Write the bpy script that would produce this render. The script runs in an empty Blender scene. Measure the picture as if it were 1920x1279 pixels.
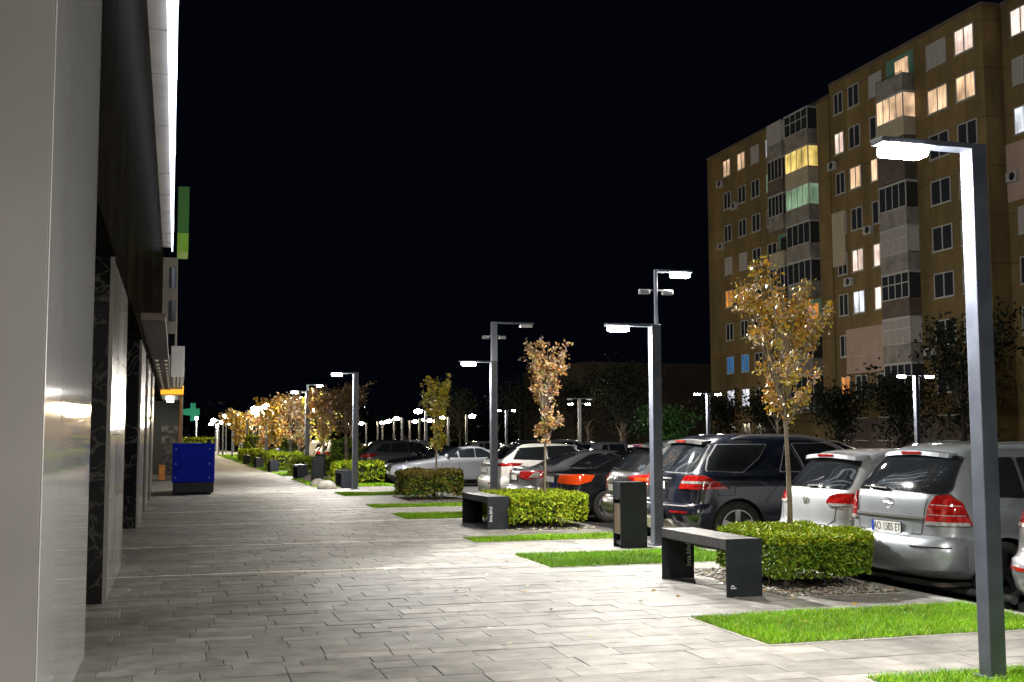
import bpy, bmesh, math, random
import numpy as np
from mathutils import Vector, Matrix
from mathutils.bvhtree import BVHTree
random.seed(7); RNG = np.random.default_rng(7)
S = bpy.context.scene; COL = S.collection
R = math.radians

# ------------------------------------------------------------------ camera
CAM_H = 1.6
cd = bpy.data.cameras.new('camera'); cam = bpy.data.objects.new('camera', cd); COL.objects.link(cam)
cd.sensor_width = 36.0; cd.lens = 2150 / 1920 * 36.0; cd.clip_start = 0.1; cd.clip_end = 2000
cam.location = (0, 0, CAM_H)
cam.rotation_euler = (Matrix.Rotation(R(-16.325), 3, 'Z') @ Matrix.Rotation(R(90 + 4.873), 3, 'X') @ Matrix.Rotation(R(-0.2), 3, 'Z')).to_euler()
S.camera = cam
S.render.resolution_x, S.render.resolution_y = 1024, 682

# ------------------------------------------------------------------ world: night sky, almost black
w = bpy.data.worlds.new('World'); S.world = w; w.use_nodes = True
nt = w.node_tree; nt.nodes.clear()
sky = nt.nodes.new('ShaderNodeTexSky'); sky.sky_type = 'NISHITA'; sky.sun_disc = False
sky.sun_elevation = R(-4); sky.sun_rotation = R(200)
bg = nt.nodes.new('ShaderNodeBackground'); out = nt.nodes.new('ShaderNodeOutputWorld')
bg.inputs['Strength'].default_value = 0.07
mixc = nt.nodes.new('ShaderNodeMix'); mixc.data_type = 'RGBA'; mixc.blend_type = 'MIX'; mixc.inputs[0].default_value = 0.9
mixc.inputs[7].default_value = (0.006, 0.012, 0.03, 1)   # city night blue
nt.links.new(sky.outputs[0], mixc.inputs[6]); nt.links.new(mixc.outputs[2], bg.inputs[0]); nt.links.new(bg.outputs[0], out.inputs[0])
# ------------------------------------------------------------------ exposure
vs = S.view_settings; vs.view_transform = 'Standard'; vs.look = 'None'; vs.exposure = 0.55; vs.gamma = 1.0
S.cycles.max_bounces = 5; S.cycles.diffuse_bounces = 3; S.cycles.glossy_bounces = 3
S.cycles.sample_clamp_indirect = 2.5; S.cycles.use_denoising = True
S.cycles.caustics_reflective = False; S.cycles.caustics_refractive = False
LAMP_W = 260.0        # watts of one walkway lamp head
FLOOD_W = 38000.0      # watts of the unseen floodlight aimed at the near walkway
LAMP_COL = (1.0, 0.94, 0.84)

# ------------------------------------------------------------------ helpers
def prin(name, col, rough=0.5, metal=0.0, **k):
    m = bpy.data.materials.new(name); m.use_nodes = True
    b = m.node_tree.nodes['Principled BSDF']
    b.inputs['Base Color'].default_value = (*col, 1); b.inputs['Roughness'].default_value = rough
    b.inputs['Metallic'].default_value = metal
    for kk, v in k.items():
        b.inputs[kk.replace('_', ' ')].default_value = v
    return m
def nd(m, t, **k):
    n = m.node_tree.nodes.new(t)
    for kk, v in k.items(): setattr(n, kk, v)
    return n
def lk(m, a, b): m.node_tree.links.new(a, b)
def bsdf(m): return m.node_tree.nodes['Principled BSDF']
def noisy(m, col_a, col_b, scale=3.0, detail=6.0, rough=None, bump=0.0, bscale=None, stretch=(1, 1, 1), coord='Object'):
    tc = nd(m, 'ShaderNodeTexCoord'); mp = nd(m, 'ShaderNodeMapping'); mp.inputs['Scale'].default_value = stretch
    lk(m, tc.outputs[coord], mp.inputs[0])
    n = nd(m, 'ShaderNodeTexNoise'); n.inputs['Scale'].default_value = scale; n.inputs['Detail'].default_value = detail
    lk(m, mp.outputs[0], n.inputs['Vector'])
    r = nd(m, 'ShaderNodeValToRGB'); r.color_ramp.elements[0].color = (*col_a, 1); r.color_ramp.elements[1].color = (*col_b, 1)
    r.color_ramp.elements[0].position = 0.3; r.color_ramp.elements[1].position = 0.7
    lk(m, n.outputs[0], r.inputs[0]); lk(m, r.outputs[0], bsdf(m).inputs['Base Color'])
    if rough:
        mr = nd(m, 'ShaderNodeMapRange'); mr.inputs[3].default_value = rough[0]; mr.inputs[4].default_value = rough[1]
        lk(m, n.outputs[0], mr.inputs[0]); lk(m, mr.outputs[0], bsdf(m).inputs['Roughness'])
    if bump:
        n2 = nd(m, 'ShaderNodeTexNoise'); n2.inputs['Scale'].default_value = bscale or scale * 8
        lk(m, mp.outputs[0], n2.inputs['Vector'])
        bp = nd(m, 'ShaderNodeBump'); bp.inputs['Strength'].default_value = bump; bp.inputs['Distance'].default_value = 0.02
        lk(m, n2.outputs[0], bp.inputs['Height']); lk(m, bp.outputs[0], bsdf(m).inputs['Normal'])
    return m
def emit(name, col, s):
    m = bpy.data.materials.new(name); m.use_nodes = True
    b = bsdf(m); b.inputs['Base Color'].default_value = (*[c * .5 for c in col], 1)
    b.inputs['Emission Color'].default_value = (*col, 1); b.inputs['Emission Strength'].default_value = s
    return m
def attr_mat(name, rough=0.6, mottle=0.0, mscale=4.0, **k):
    m = prin(name, (.5, .5, .5), rough, 0, **k)
    a = nd(m, 'ShaderNodeAttribute', attribute_name='tint'); c = a.outputs['Color']
    if mottle:
        tc = nd(m, 'ShaderNodeTexCoord'); n = nd(m, 'ShaderNodeTexNoise'); n.inputs['Scale'].default_value = mscale
        n.inputs['Detail'].default_value = 8; lk(m, tc.outputs['Object'], n.inputs['Vector'])
        mr = nd(m, 'ShaderNodeMapRange'); mr.inputs[1].default_value = .3; mr.inputs[2].default_value = .7
        mr.inputs[3].default_value = 1 - mottle; mr.inputs[4].default_value = 1 + mottle
        lk(m, n.outputs[0], mr.inputs[0])
        mx = nd(m, 'ShaderNodeMix', data_type='RGBA', blend_type='MULTIPLY'); mx.inputs[0].default_value = 1
        lk(m, c, mx.inputs[6]); lk(m, mr.outputs[0], mx.inputs[7]); c = mx.outputs[2]
        ns = nd(m, 'ShaderNodeTexNoise'); ns.inputs['Scale'].default_value = mscale * .16; ns.inputs['Detail'].default_value = 10; ns.inputs['Roughness'].default_value = .7; lk(m, tc.outputs['Object'], ns.inputs['Vector'])
        ms = nd(m, 'ShaderNodeMapRange'); ms.inputs[1].default_value = .36; ms.inputs[2].default_value = .58; ms.inputs[3].default_value = .68; ms.inputs[4].default_value = 1.04; lk(m, ns.outputs[0], ms.inputs[0])
        m2 = nd(m, 'ShaderNodeMix', data_type='RGBA', blend_type='MULTIPLY'); m2.inputs[0].default_value = 1; lk(m, c, m2.inputs[6]); lk(m, ms.outputs[0], m2.inputs[7]); c = m2.outputs[2]
        bp = nd(m, 'ShaderNodeBump'); bp.inputs['Strength'].default_value = .25; bp.inputs['Distance'].default_value = 0.01
        n2 = nd(m, 'ShaderNodeTexNoise'); n2.inputs['Scale'].default_value = 90; lk(m, tc.outputs['Object'], n2.inputs['Vector'])
        lk(m, n2.outputs[0], bp.inputs['Height']); lk(m, bp.outputs[0], bsdf(m).inputs['Normal'])
    lk(m, c, bsdf(m).inputs['Base Color'])
    return m

class MB:
    def __init__(s): s.v = []; s.f = []; s.m = []; s.sm = []
    def face(s, pts, mi=0, smooth=False):
        n = len(s.v); s.v += [tuple(p) for p in pts]; s.f.append(list(range(n, n + len(pts)))); s.m.append(mi); s.sm.append(smooth)
    def box(s, x0, x1, y0, y1, z0, z1, mi=0, bev=0.0):
        if x0 > x1: x0, x1 = x1, x0
        if y0 > y1: y0, y1 = y1, y0
        bm = bmesh.new(); bmesh.ops.create_cube(bm, size=1)
        for v in bm.verts:
            v.co = ((x0 + x1) / 2 + v.co.x * (x1 - x0), (y0 + y1) / 2 + v.co.y * (y1 - y0), (z0 + z1) / 2 + v.co.z * (z1 - z0))
        if bev: bmesh.ops.bevel(bm, geom=bm.edges[:], offset=bev, segments=2, affect='EDGES', profile=.6)
        s.bm(bm, mi); return s
    def bm(s, bm, mi=0, smooth=False):
        n = len(s.v); bm.verts.index_update()
        s.v += [tuple(v.co) for v in bm.verts]
        for f in bm.faces: s.f.append([v.index + n for v in f.verts]); s.m.append(mi); s.sm.append(smooth)
        bm.free()
    def tube(s, pts, r, mi=0, seg=10, caps=True):
        pts = [Vector(p) for p in pts]; rs = r if isinstance(r, (list, tuple)) else [r] * len(pts); n = len(s.v)
        for i, p in enumerate(pts):
            d = (pts[min(i + 1, len(pts) - 1)] - pts[max(i - 1, 0)]).normalized()
            a = d.cross(Vector((0, 0, 1)) if abs(d.z) < .9 else Vector((1, 0, 0))).normalized(); b = d.cross(a)
            for k in range(seg):
                t = 2 * math.pi * k / seg; s.v.append(tuple(p + (a * math.cos(t) + b * math.sin(t)) * rs[i]))
        for i in range(len(pts) - 1):
            for k in range(seg):
                k2 = (k + 1) % seg
                s.f.append([n + i * seg + k, n + i * seg + k2, n + (i + 1) * seg + k2, n + (i + 1) * seg + k]); s.m.append(mi); s.sm.append(True)
        if caps:
            s.f.append([n + k for k in range(seg)][::-1]); s.m.append(mi); s.sm.append(False)
            s.f.append([n + (len(pts) - 1) * seg + k for k in range(seg)]); s.m.append(mi); s.sm.append(False)
        return s
    def lathe(s, prof, seg=32, axis='y', mi=0, off=(0, 0, 0)):
        n = len(s.v); P = len(prof)
        for k in range(seg):
            t = 2 * math.pi * k / seg; c, q = math.cos(t), math.sin(t)
            for (r, h) in prof:
                p = (r * c, h, r * q) if axis == 'y' else ((r * c, r * q, h) if axis == 'z' else (h, r * c, r * q))
                s.v.append((p[0] + off[0], p[1] + off[1], p[2] + off[2]))
        for k in range(seg):
            k2 = (k + 1) % seg
            for i in range(P - 1):
                s.f.append([n + k * P + i, n + k2 * P + i, n + k2 * P + i + 1, n + k * P + i + 1]); s.m.append(mi); s.sm.append(True)
        return s
    def ball(s, c, rad, mi=0, sub=2):
        bm = bmesh.new(); bmesh.ops.create_icosphere(bm, subdivisions=sub, radius=1)
        for v in bm.verts: v.co = (c[0] + v.co.x * rad[0], c[1] + v.co.y * rad[1], c[2] + v.co.z * rad[2])
        s.bm(bm, mi, True); return s
    def mesh(s, name, mats, sharp=40):
        me = bpy.data.meshes.new(name); me.from_pydata(s.v, [], s.f)
        me.polygons.foreach_set('material_index', s.m); me.polygons.foreach_set('use_smooth', s.sm)
        for m in (mats if isinstance(mats, (list, tuple)) else [mats]): me.materials.append(m)
        if any(s.sm): me.set_sharp_from_angle(angle=R(sharp))
        me.update(); return me
    def build(s, name, mats, parent=None, loc=None):
        return link(name, s.mesh(name, mats), parent, loc)
def link(name, data, parent=None, loc=None, rz=0):
    o = bpy.data.objects.new(name, data); COL.objects.link(o)
    if parent: o.parent = parent
    if loc: o.location = loc
    if rz: o.rotation_euler = (0, 0, rz)
    return o
def tag(o, label=None, cat=None, group=None, kind=None):
    if label: o['label'] = label
    if cat: o['category'] = cat
    if group: o['group'] = group
    if kind: o['kind'] = kind
    return o
def thing(name, label, cat, loc=(0, 0, 0), rz=0, group=None):
    return tag(link(name, None, None, loc, rz), label, cat, group)
def struct(name, mb, m): return tag(mb.build(name, m), kind='structure')
def kids(o): return [c for c in bpy.data.objects if c.parent == o]
def dup(o, loc, label=None, rz=None, parent=None):
    c = o.copy(); COL.objects.link(c)
    if parent: c.parent = parent
    else:
        c.location = loc
        if rz is not None: c.rotation_euler = (0, 0, rz)
        if label: c['label'] = label
    for k in o.children: dup(k, None, parent=c)
    return c
def text_mb(s, size, mats, name, parent, M, spacing=1.0, depth=.002):
    cu = bpy.data.curves.new('t', 'FONT'); cu.body = s; cu.size = size; cu.align_x = 'CENTER'; cu.align_y = 'CENTER'
    cu.space_character = spacing; cu.extrude = depth
    o = bpy.data.objects.new('t', cu); COL.objects.link(o); bpy.context.view_layer.update()
    me = bpy.data.meshes.new_from_object(o.evaluated_get(bpy.context.evaluated_depsgraph_get()))
    bpy.data.objects.remove(o); bpy.data.curves.remove(cu)
    me.transform(M); me.materials.clear(); me.materials.append(mats)
    return link(name, me, parent)
def quads(name, C, U, V, tint, mat, parent=None, kind4=True):
    """many small diamond faces: centre C, half axes U, V, colour tint (arrays)"""
    n = len(C); P = np.empty((n, 4, 3)); P[:, 0] = C - U; P[:, 1] = C + V * .9 - U * .1; P[:, 2] = C + U; P[:, 3] = C - V * .9 - U * .1
    me = bpy.data.meshes.new(name); me.vertices.add(n * 4); me.vertices.foreach_set('co', P.reshape(-1))
    me.loops.add(n * 4); me.loops.foreach_set('vertex_index', np.arange(n * 4, dtype=np.int32))
    me.polygons.add(n); me.polygons.foreach_set('loop_start', np.arange(0, n * 4, 4, dtype=np.int32)); me.polygons.foreach_set('loop_total', np.full(n, 4, np.int32))
    me.update(); a = me.attributes.new('tint', 'FLOAT_COLOR', 'POINT')
    t = np.ones((n, 4, 4)); t[:, :, :3] = tint[:, None, :]; a.data.foreach_set('color', t.reshape(-1))
    me.materials.append(mat); me.validate()
    return link(name, me, parent)
def unit(n):
    v = RNG.normal(size=(n, 3)); return v / np.linalg.norm(v, axis=1)[:, None]
def leafset(C, size, up=0.0):
    n = len(C); N = unit(n); N[:, 2] += up; N /= np.linalg.norm(N, axis=1)[:, None]
    A = np.cross(N, unit(n)); A /= np.linalg.norm(A, axis=1)[:, None]; B = np.cross(N, A)
    s = size * RNG.uniform(.65, 1.3, n)[:, None]
    return A * s, B * s * .6
def pick(cols, n, jit=.15):
    c = np.array(cols)[RNG.integers(0, len(cols), n)]; return np.clip(c * RNG.uniform(1 - jit * 2, 1 + jit * 2, (n, 1)) * RNG.uniform(1 - jit, 1 + jit, (n, 3)), 0, 1)

# ------------------------------------------------------------------ materials
M = {}
M['paver'] = attr_mat('paver', .62, .28, 5.0)
M['kerb'] = noisy(prin('kerb', (.3, .3, .29), .8), (.24, .24, .23), (.36, .36, .34), 6, bump=.2)
M['asphalt'] = noisy(prin('asphalt', (.05, .05, .05), .8), (.035, .035, .037), (.065, .064, .062), 2.5, rough=(.55, .9), bump=.4, bscale=120)
M['soil'] = noisy(prin('soil', (.05, .04, .03), .9), (.03, .035, .015), (.06, .07, .025), 8, bump=.6, bscale=40)
M['grass'] = attr_mat('grass_blades', .6, Specular_IOR_Level=.18); bsdf(M['grass']).inputs['Subsurface Weight'].default_value = 0
M['leaf'] = attr_mat('leaf', .32)
M['pebble'] = attr_mat('pebble', .7)
M['bark_dark'] = noisy(prin('bark_dark', (.05, .04, .03), .9), (.015, .012, .009), (.03, .025, .02), 9)
M['bark'] = noisy(prin('bark', (.2, .15, .1), .85), (.11, .085, .06), (.3, .25, .19), 9, bump=.6, bscale=30, stretch=(1, 1, .25))
M['post'] = noisy(prin('post_paint', (.07, .08, .1), .38), (.055, .065, .09), (.085, .098, .13), 5, rough=(.3, .5))
M['blackmetal'] = noisy(prin('black_metal', (.012, .015, .02), .5, 0, IOR=1.35), (.008, .011, .016), (.017, .02, .027), 7, rough=(.38, .6))
M['hedge_leaf'] = attr_mat('hedge_leaf', .62, Specular_IOR_Level=.2)
M['lens'] = emit('lamp_lens', LAMP_COL, 160)
M['lensfar'] = emit('lamp_lens_far', (1.0, .82, .52), 150)
M['lensoff'] = prin('lamp_lens_off', (.5, .5, .5), .2)
M['white'] = noisy(prin('white_paint', (.75, .75, .75), .45), (.68, .68, .68), (.8, .8, .79), 3)
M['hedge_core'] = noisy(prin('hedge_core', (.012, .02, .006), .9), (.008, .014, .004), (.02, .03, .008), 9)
M['pipe'] = noisy(prin('grey_pipe', (.2, .21, .22), .35, .6), (.14, .15, .16), (.26, .27, .28), 6, rough=(.25, .5))

# ================================================================== SETTING: ground, paving, lawn strips, car park
PARK_Z = -0.10
g = MB(); g.face([(-400, -60, -.3), (500, -60, -.3), (500, 900, -.3), (-400, 900, -.3)]); struct('ground', g, M['soil'])
g = MB(); g.face([(7.42, -10, PARK_Z), (75, -10, PARK_Z), (75, 260, PARK_Z), (7.42, 260, PARK_Z)]); struct('car_park', g, M['asphalt'])
g = MB(); yy = -6.0
while yy < 150: g.box(7.28, 7.42, yy, yy + .992, -.3, .012, 0, .012); yy += 1.0
struct('kerb', g, M['kerb'])
LAWNS = [(4.45, 7.25, 8.13, 9.5), (4.45, 7.25, 4.9, 6.78), (4.52, 7.25, 13.7, 15.3), (4.5, 7.25, 17.35, 18.15), (4.48, 7.25, 22.8, 24.37),
         (4.5, 7.25, 26.75, 27.9), (4.6, 7.25, 32.6, 34.5), (4.5, 7.25, 39.0, 44.3), (4.5, 7.25, 45.5, 47.0), (4.5, 7.25, 51, 53.5), (4.5, 7.25, 55, 57),
         (4.4, 7.25, 60, 66), (4.4, 7.25, 69, 76), (4.3, 7.25, 79, 92), (4.2, 7.25, 96, 125)]
BEDS = [(5.92, 7.28, 10.45, 13.0), (5.75, 7.28, 19.3, 22.3), (5.8, 7.28, 29.0, 32.0)]
WHITE = [14.25, 18.05, 22.6, 26.6, 31.2, 36.2]
def paver_mesh():
    V = []; F = []; T = []
    y = 2.5; wi = 0
    def put(x0, x1, y0, y1, c):
        for (a, b, c0, d0) in LAWNS + BEDS:
            if x0 < b and x1 > a and y0 < d0 and y1 > c0:
                cy = (y0 + y1) / 2
                if c0 < cy < d0:
                    if x0 < a - .03: x1 = min(x1, a)
                    elif x1 > b + .03: x0 = max(x0, b)
                    else: return
                if x1 - x0 < .03: return
        gp = .0026; bv = .004; dz = random.uniform(-.0025, .0025); n = len(V)
        x0 += gp; x1 -= gp; y0 += gp; y1 -= gp
        tl = [random.uniform(-.0015, .0015) for _ in range(4)]
        for (x, yv) in ((x0, y0), (x1, y0), (x1, y1), (x0, y1)): V.append((x, yv, -.03))
        for (x, yv) in ((x0, y0), (x1, y0), (x1, y1), (x0, y1)): V.append((x, yv, dz - bv * .7))
        for k, (x, yv) in enumerate(((x0 + bv, y0 + bv), (x1 - bv, y0 + bv), (x1 - bv, y1 - bv), (x0 + bv, y1 - bv))): V.append((x, yv, dz + tl[k]))
        for k in range(4):
            k2 = (k + 1) % 4
            F.append((n + k, n + k2, n + 4 + k2, n + 4 + k)); F.append((n + 4 + k, n + 4 + k2, n + 8 + k2, n + 8 + k))
        F.append((n + 8, n + 9, n + 10, n + 11)); T.extend([c] * 12)
    while y < 60:
        white = wi < len(WHITE) and y >= WHITE[wi]
        d = .105 if white else random.choice([.2, .25, .3, .3, .36])
        if y > 40 and not white: d *= 1.6
        if white: wi += 1
        x = -1.6 - random.random() * .5
        while x < 7.28:
            L = random.uniform(.34, .5) if white else random.choice([.3, .42, .5, .6, .6]) * random.uniform(.92, 1.05)
            if y > 40: L *= 1.6
            xe = min(x + L, 7.28)
            if white: c = np.array((.74, .69, .58)) * random.uniform(.9, 1.06)
            else:
                v = random.choice([.205, .22, .225, .235, .245, .26, .305]); v *= .9; c = np.array((v * 1.04, v, v * .93)) * random.uniform(.95, 1.05)
            put(x, xe, y, y + d, c); x = xe
        y += d
    me = bpy.data.meshes.new('walkway'); me.from_pydata(V, [], F)
    a = me.attributes.new('tint', 'FLOAT_COLOR', 'POINT'); t = np.ones((len(V), 4)); t[:, :3] = np.array(T); a.data.foreach_set('color', t.reshape(-1))
    me.materials.append(M['paver']); return me
tag(link('walkway', paver_mesh()), kind='structure')
M['joint'] = noisy(prin('joint_sand', (.07, .065, .055), .95), (.07, .066, .058), (.13, .12, .1), 12)
g = MB(); g.face([(-6, -4, -.014), (7.3, -4, -.014), (7.3, 62, -.014), (-6, 62, -.014)]); struct('paving_bed', g, M['joint'])
M['farpave'] = noisy(prin('far_paving', (.22, .215, .2), .7), (.17, .165, .155), (.29, .28, .26), .8, stretch=(1, 3, 1))
g = MB(); g.face([(-6, 60, -.004), (7.29, 60, -.004), (7.29, 190, -.004), (-6, 190, -.004)]); struct('far_walkway', g, M['farpave'])

def edging(x0, x1, y0, y1):
    o = MB(); w = .035
    for a, b, c, d in ((x0 - w, x1, y0 - w, y0), (x0 - w, x1, y1, y1 + w), (x0 - w, x0, y0, y1)): o.box(a, b, c, d, -.05, .006, 0, .004)
    struct('lawn_edging', o, M['edging'])
M['edging'] = noisy(prin('edging', (.38, .36, .32), .8), (.28, .27, .24), (.46, .44, .4), 9, bump=.3)
def lawn(x0, x1, y0, y1, n, h, wd):
    edging(x0, x1, y0, y1)
    o = MB(); o.box(x0, x1, y0, y1, -.05, .003)
    struct('turf', o, M['soil'])
    e = .02
    C = np.stack([RNG.uniform(x0 - e, x1 + e, n), RNG.uniform(y0 - e, y1 + e, n), np.full(n, .01)], 1)
    pn = np.sin(C[:, 0] * 3.1 + 1.3 * np.sin(C[:, 1] * 2.3)) * np.cos(C[:, 1] * 3.7 + np.sin(C[:, 0] * 2.1))
    pn = pn * .7 + .5 * np.sin(C[:, 0] * 11 + 3 * np.sin(C[:, 1] * 9)) * np.sin(C[:, 1] * 13 + C[:, 0] * 4); hh = h * RNG.uniform(.4, 1.2, n) * (1 + .25 * pn)
    ang = RNG.uniform(0, 2 * np.pi, n); lean = RNG.uniform(.1, 1.25, n) * hh
    tip = C + np.stack([np.cos(ang) * lean, np.sin(ang) * lean, hh], 1)
    sd = np.stack([-np.sin(ang + .6), np.cos(ang + .6), np.zeros(n)], 1) * wd
    P = np.empty((n, 3, 3)); P[:, 0] = C - sd; P[:, 1] = C + sd; P[:, 2] = tip
    me = bpy.data.meshes.new('grass'); me.vertices.add(n * 3); me.vertices.foreach_set('co', P.reshape(-1))
    me.loops.add(n * 3); me.loops.foreach_set('vertex_index', np.arange(n * 3, dtype=np.int32))
    me.polygons.add(n); me.polygons.foreach_set('loop_start', np.arange(0, n * 3, 3, dtype=np.int32)); me.polygons.foreach_set('loop_total', np.full(n, 3, np.int32))
    me.update(); a = me.attributes.new('tint', 'FLOAT_COLOR', 'POINT')
    c = pick([(.15, .36, .006), (.21, .42, .008), (.09, .27, .008), (.27, .42, .012), (.16, .39, .005)], n, .1)
    yl = RNG.random(n) < .06; c[yl] = (.42, .44, .06)
    t = np.ones((n, 3, 4)); t[:, :, :3] = (c * (1 + .28 * pn)[:, None])[:, None, :]; a.data.foreach_set('color', np.clip(t, 0, 1).reshape(-1))
    me.materials.append(M['grass'])
    tag(link('grass', me), 'short bright green lawn grass in strips beside the paved walkway', 'grass', kind='stuff')
for i, (x0, x1, y0, y1) in enumerate(LAWNS):
    A = (x1 - x0) * (y1 - y0); near = y0 < 10
    dens = 9000 if near else (4500 if y0 < 20 else (2200 if y0 < 35 else 500))
    lawn(x0, x1, y0, y1, int(A * dens), .042 if near else (.045 if y0 < 35 else .06), .003 if near else (.004 if y0 < 20 else (.007 if y0 < 35 else .016)))
# gravel beds under the clipped hedges
def gravel(x0, x1, y0, y1, n):
    edging(x0, x1, y0, y1); o = MB(); o.box(x0, x1, y0, y1, -.05, .004); struct('hedge_bed', o, M['soil'])
    bm = bmesh.new(); bmesh.ops.create_icosphere(bm, subdivisions=1, radius=1)
    base = np.array([v.co[:] for v in bm.verts]); fc = np.array([[v.index for v in f.verts] for f in bm.faces]); bm.free()
    nv = len(base); C = np.stack([RNG.uniform(x0, x1, n), RNG.uniform(y0, y1, n), RNG.uniform(.002, .016, n)], 1)
    sc = RNG.uniform(.009, .028, (n, 1, 1)) * RNG.uniform(.6, 1.2, (n, 1, 3)) * np.array([1, 1, .65])
    an = RNG.uniform(0, 6.28, n); rot = np.zeros((n, 3, 3)); rot[:, 0, 0] = np.cos(an); rot[:, 0, 1] = -np.sin(an); rot[:, 1, 0] = np.sin(an); rot[:, 1, 1] = np.cos(an); rot[:, 2, 2] = 1
    P = np.einsum('nij,nvj->nvi', rot, base[None] * sc * RNG.uniform(.85, 1.15, (n, nv, 1))) + C[:, None]
    F = (fc[None] + (np.arange(n) * nv)[:, None, None]).reshape(-1, 3)
    me = bpy.data.meshes.new('gravel'); me.from_pydata(P.reshape(-1, 3).tolist(), [], F.tolist())
    a = me.attributes.new('tint', 'FLOAT_COLOR', 'POINT'); c = pick([(.3, .27, .22), (.2, .17, .13), (.4, .38, .34), (.13, .1, .075), (.5, .48, .44)], n)
    t = np.ones((n, nv, 4)); t[:, :, :3] = c[:, None]; a.data.foreach_set('color', t.reshape(-1)); me.materials.append(M['pebble'])
    tag(link('gravel', me), 'loose pale gravel and bark chips under the clipped hedges', 'gravel', kind='stuff')
for b, n in zip(BEDS, (2600, 1200, 900)): gravel(*b, n)

# ================================================================== LEFT: commercial building along the walkway
M['alu'] = noisy(prin('cladding_side', (.42, .42, .42), .1, 0, IOR=1.75), (.5, .51, .53), (.6, .61, .63), 1.5, rough=(.03, .075), stretch=(1, .4, .25))
M['taupe'] = noisy(prin('cladding_front', (.3, .275, .25), .5), (.47, .455, .44), (.57, .55, .535), 1.2)
M['granite'] = prin('black_granite', (.012, .012, .013), .12)
def granite(m):
    tc = nd(m, 'ShaderNodeTexCoord'); n = nd(m, 'ShaderNodeTexNoise'); n.inputs['Scale'].default_value = 1.6; n.inputs['Detail'].default_value = 10; n.inputs['Distortion'].default_value = 2.2
    lk(m, tc.outputs['Object'], n.inputs['Vector']); r = nd(m, 'ShaderNodeValToRGB'); e = r.color_ramp.elements
    e[0].position = .49; e[0].color = (.008, .008, .009, 1); e[1].position = .515; e[1].color = (.07, .068, .062, 1); x = e.new(.54); x.color = (.008, .008, .009, 1)
    lk(m, n.outputs[0], r.inputs[0]); lk(m, r.outputs[0], bsdf(m).inputs['Base Color'])
granite(M['granite'])
M['tile'] = noisy(prin('grey_tile', (.3, .29, .27), .16, 0, IOR=1.6), (.16, .155, .14), (.3, .29, .27), 2.2, rough=(.1, .24), stretch=(1, 1, .3))
M['darkclad'] = noisy(prin('dark_cladding', (.014, .012, .009), .5, 0, Specular_IOR_Level=0.0, Coat_Weight=.06, Coat_Roughness=.12), (.008, .007, .005), (.022, .019, .013), 2.0, rough=(.05, .13), stretch=(1, .5, .2))
M['beige'] = noisy(prin('beige_panel', (.42, .37, .33), .5), (.36, .32, .29), (.46, .41, .36), 1.5)
M['led'] = emit('led_strip', (.8, .88, 1.0), 2.2)
M['whiteclad'] = prin('white_facade', (.7, .72, .75), .4)
M['dglass'] = prin('dark_glass', (.01, .012, .014), .05)
M['lime'] = emit('lime_panel_glow', (.25, .5, .01), .1); M['green'] = emit('green_panel_glow', (.05, .2, .015), .07)  # faint emission stands in for light falling on the green bay panels
M['orange'] = emit('orange_band', (1.0, .42, .03), .95); M['shoplight'] = emit('shop_light', (1, .95, .82), 7)
M['orangepaint'] = prin('orange_paint', (.6, .2, .03), .4)
M['shopwall'] = prin('shop_wall', (.3, .3, .28), .6)
bld = thing('office_building', 'dark clad commercial building with polished stone columns along the left of the walkway', 'building', (0, 0, 0))
o = MB(); o.box(-3.4, -.62, 6.0, 9.3, -.05, 12.0, 0, .006)
for f, (i) in enumerate(o.f):  # front faces the camera: taupe, flank: polished
    ys = [o.v[j][1] for j in i]; 
    if max(ys) < 6.02: o.m[f] = 1
pil = o.build('cladding_pillar', [M['alu'], M['taupe']], bld)
o = MB(); o.box(-.6185, -.615, 6.0, 6.03, 0, 12, 0); o.build('edge_trim', M['white'], bld)
def column(y0, y1):
    o = MB(); o.box(-2.2, -.66, y0, y1, -.02, 3.44); c = o.build('column', M['granite'], bld)
    t = MB(); zs = [(0, .3), (.306, .98), (.986, 1.66), (1.666, 2.5), (2.506, 3.44)]; ys = np.linspace(y0 + .02, y1, 4)
    for (a, b) in zs:
        for k in range(3): t.box(-.66, -.63, ys[k] + .003, ys[k + 1] - .003, a, b, 0, .002)
    t.box(-.66, -.62, y0, y0 + .018, 0, 3.44); t.build('tile_panel', M['tile'], c)
for y0, y1 in ((12.1, 15.72), (22.1, 25.4), (27.3, 30.6), (32.6, 35.6)): column(y0, y1)
o = MB(); o.box(-3.5, -2.3, 6, 60, -.05, 3.44); o.build('shopfront_glass', M['dglass'], bld)
o = MB(); y = 9.3
while y < 60:
    y1 = min(y + 1.9, 60); z = 3.44
    for (a, b) in ((3.44, 5.2), (5.21, 7.1), (7.11, 9.0)): o.box(-3.4, -.61, y + .004, y1 - .004, a, b)
    y = y1
o.build('dark_cladding', M['darkclad'], bld)
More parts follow.
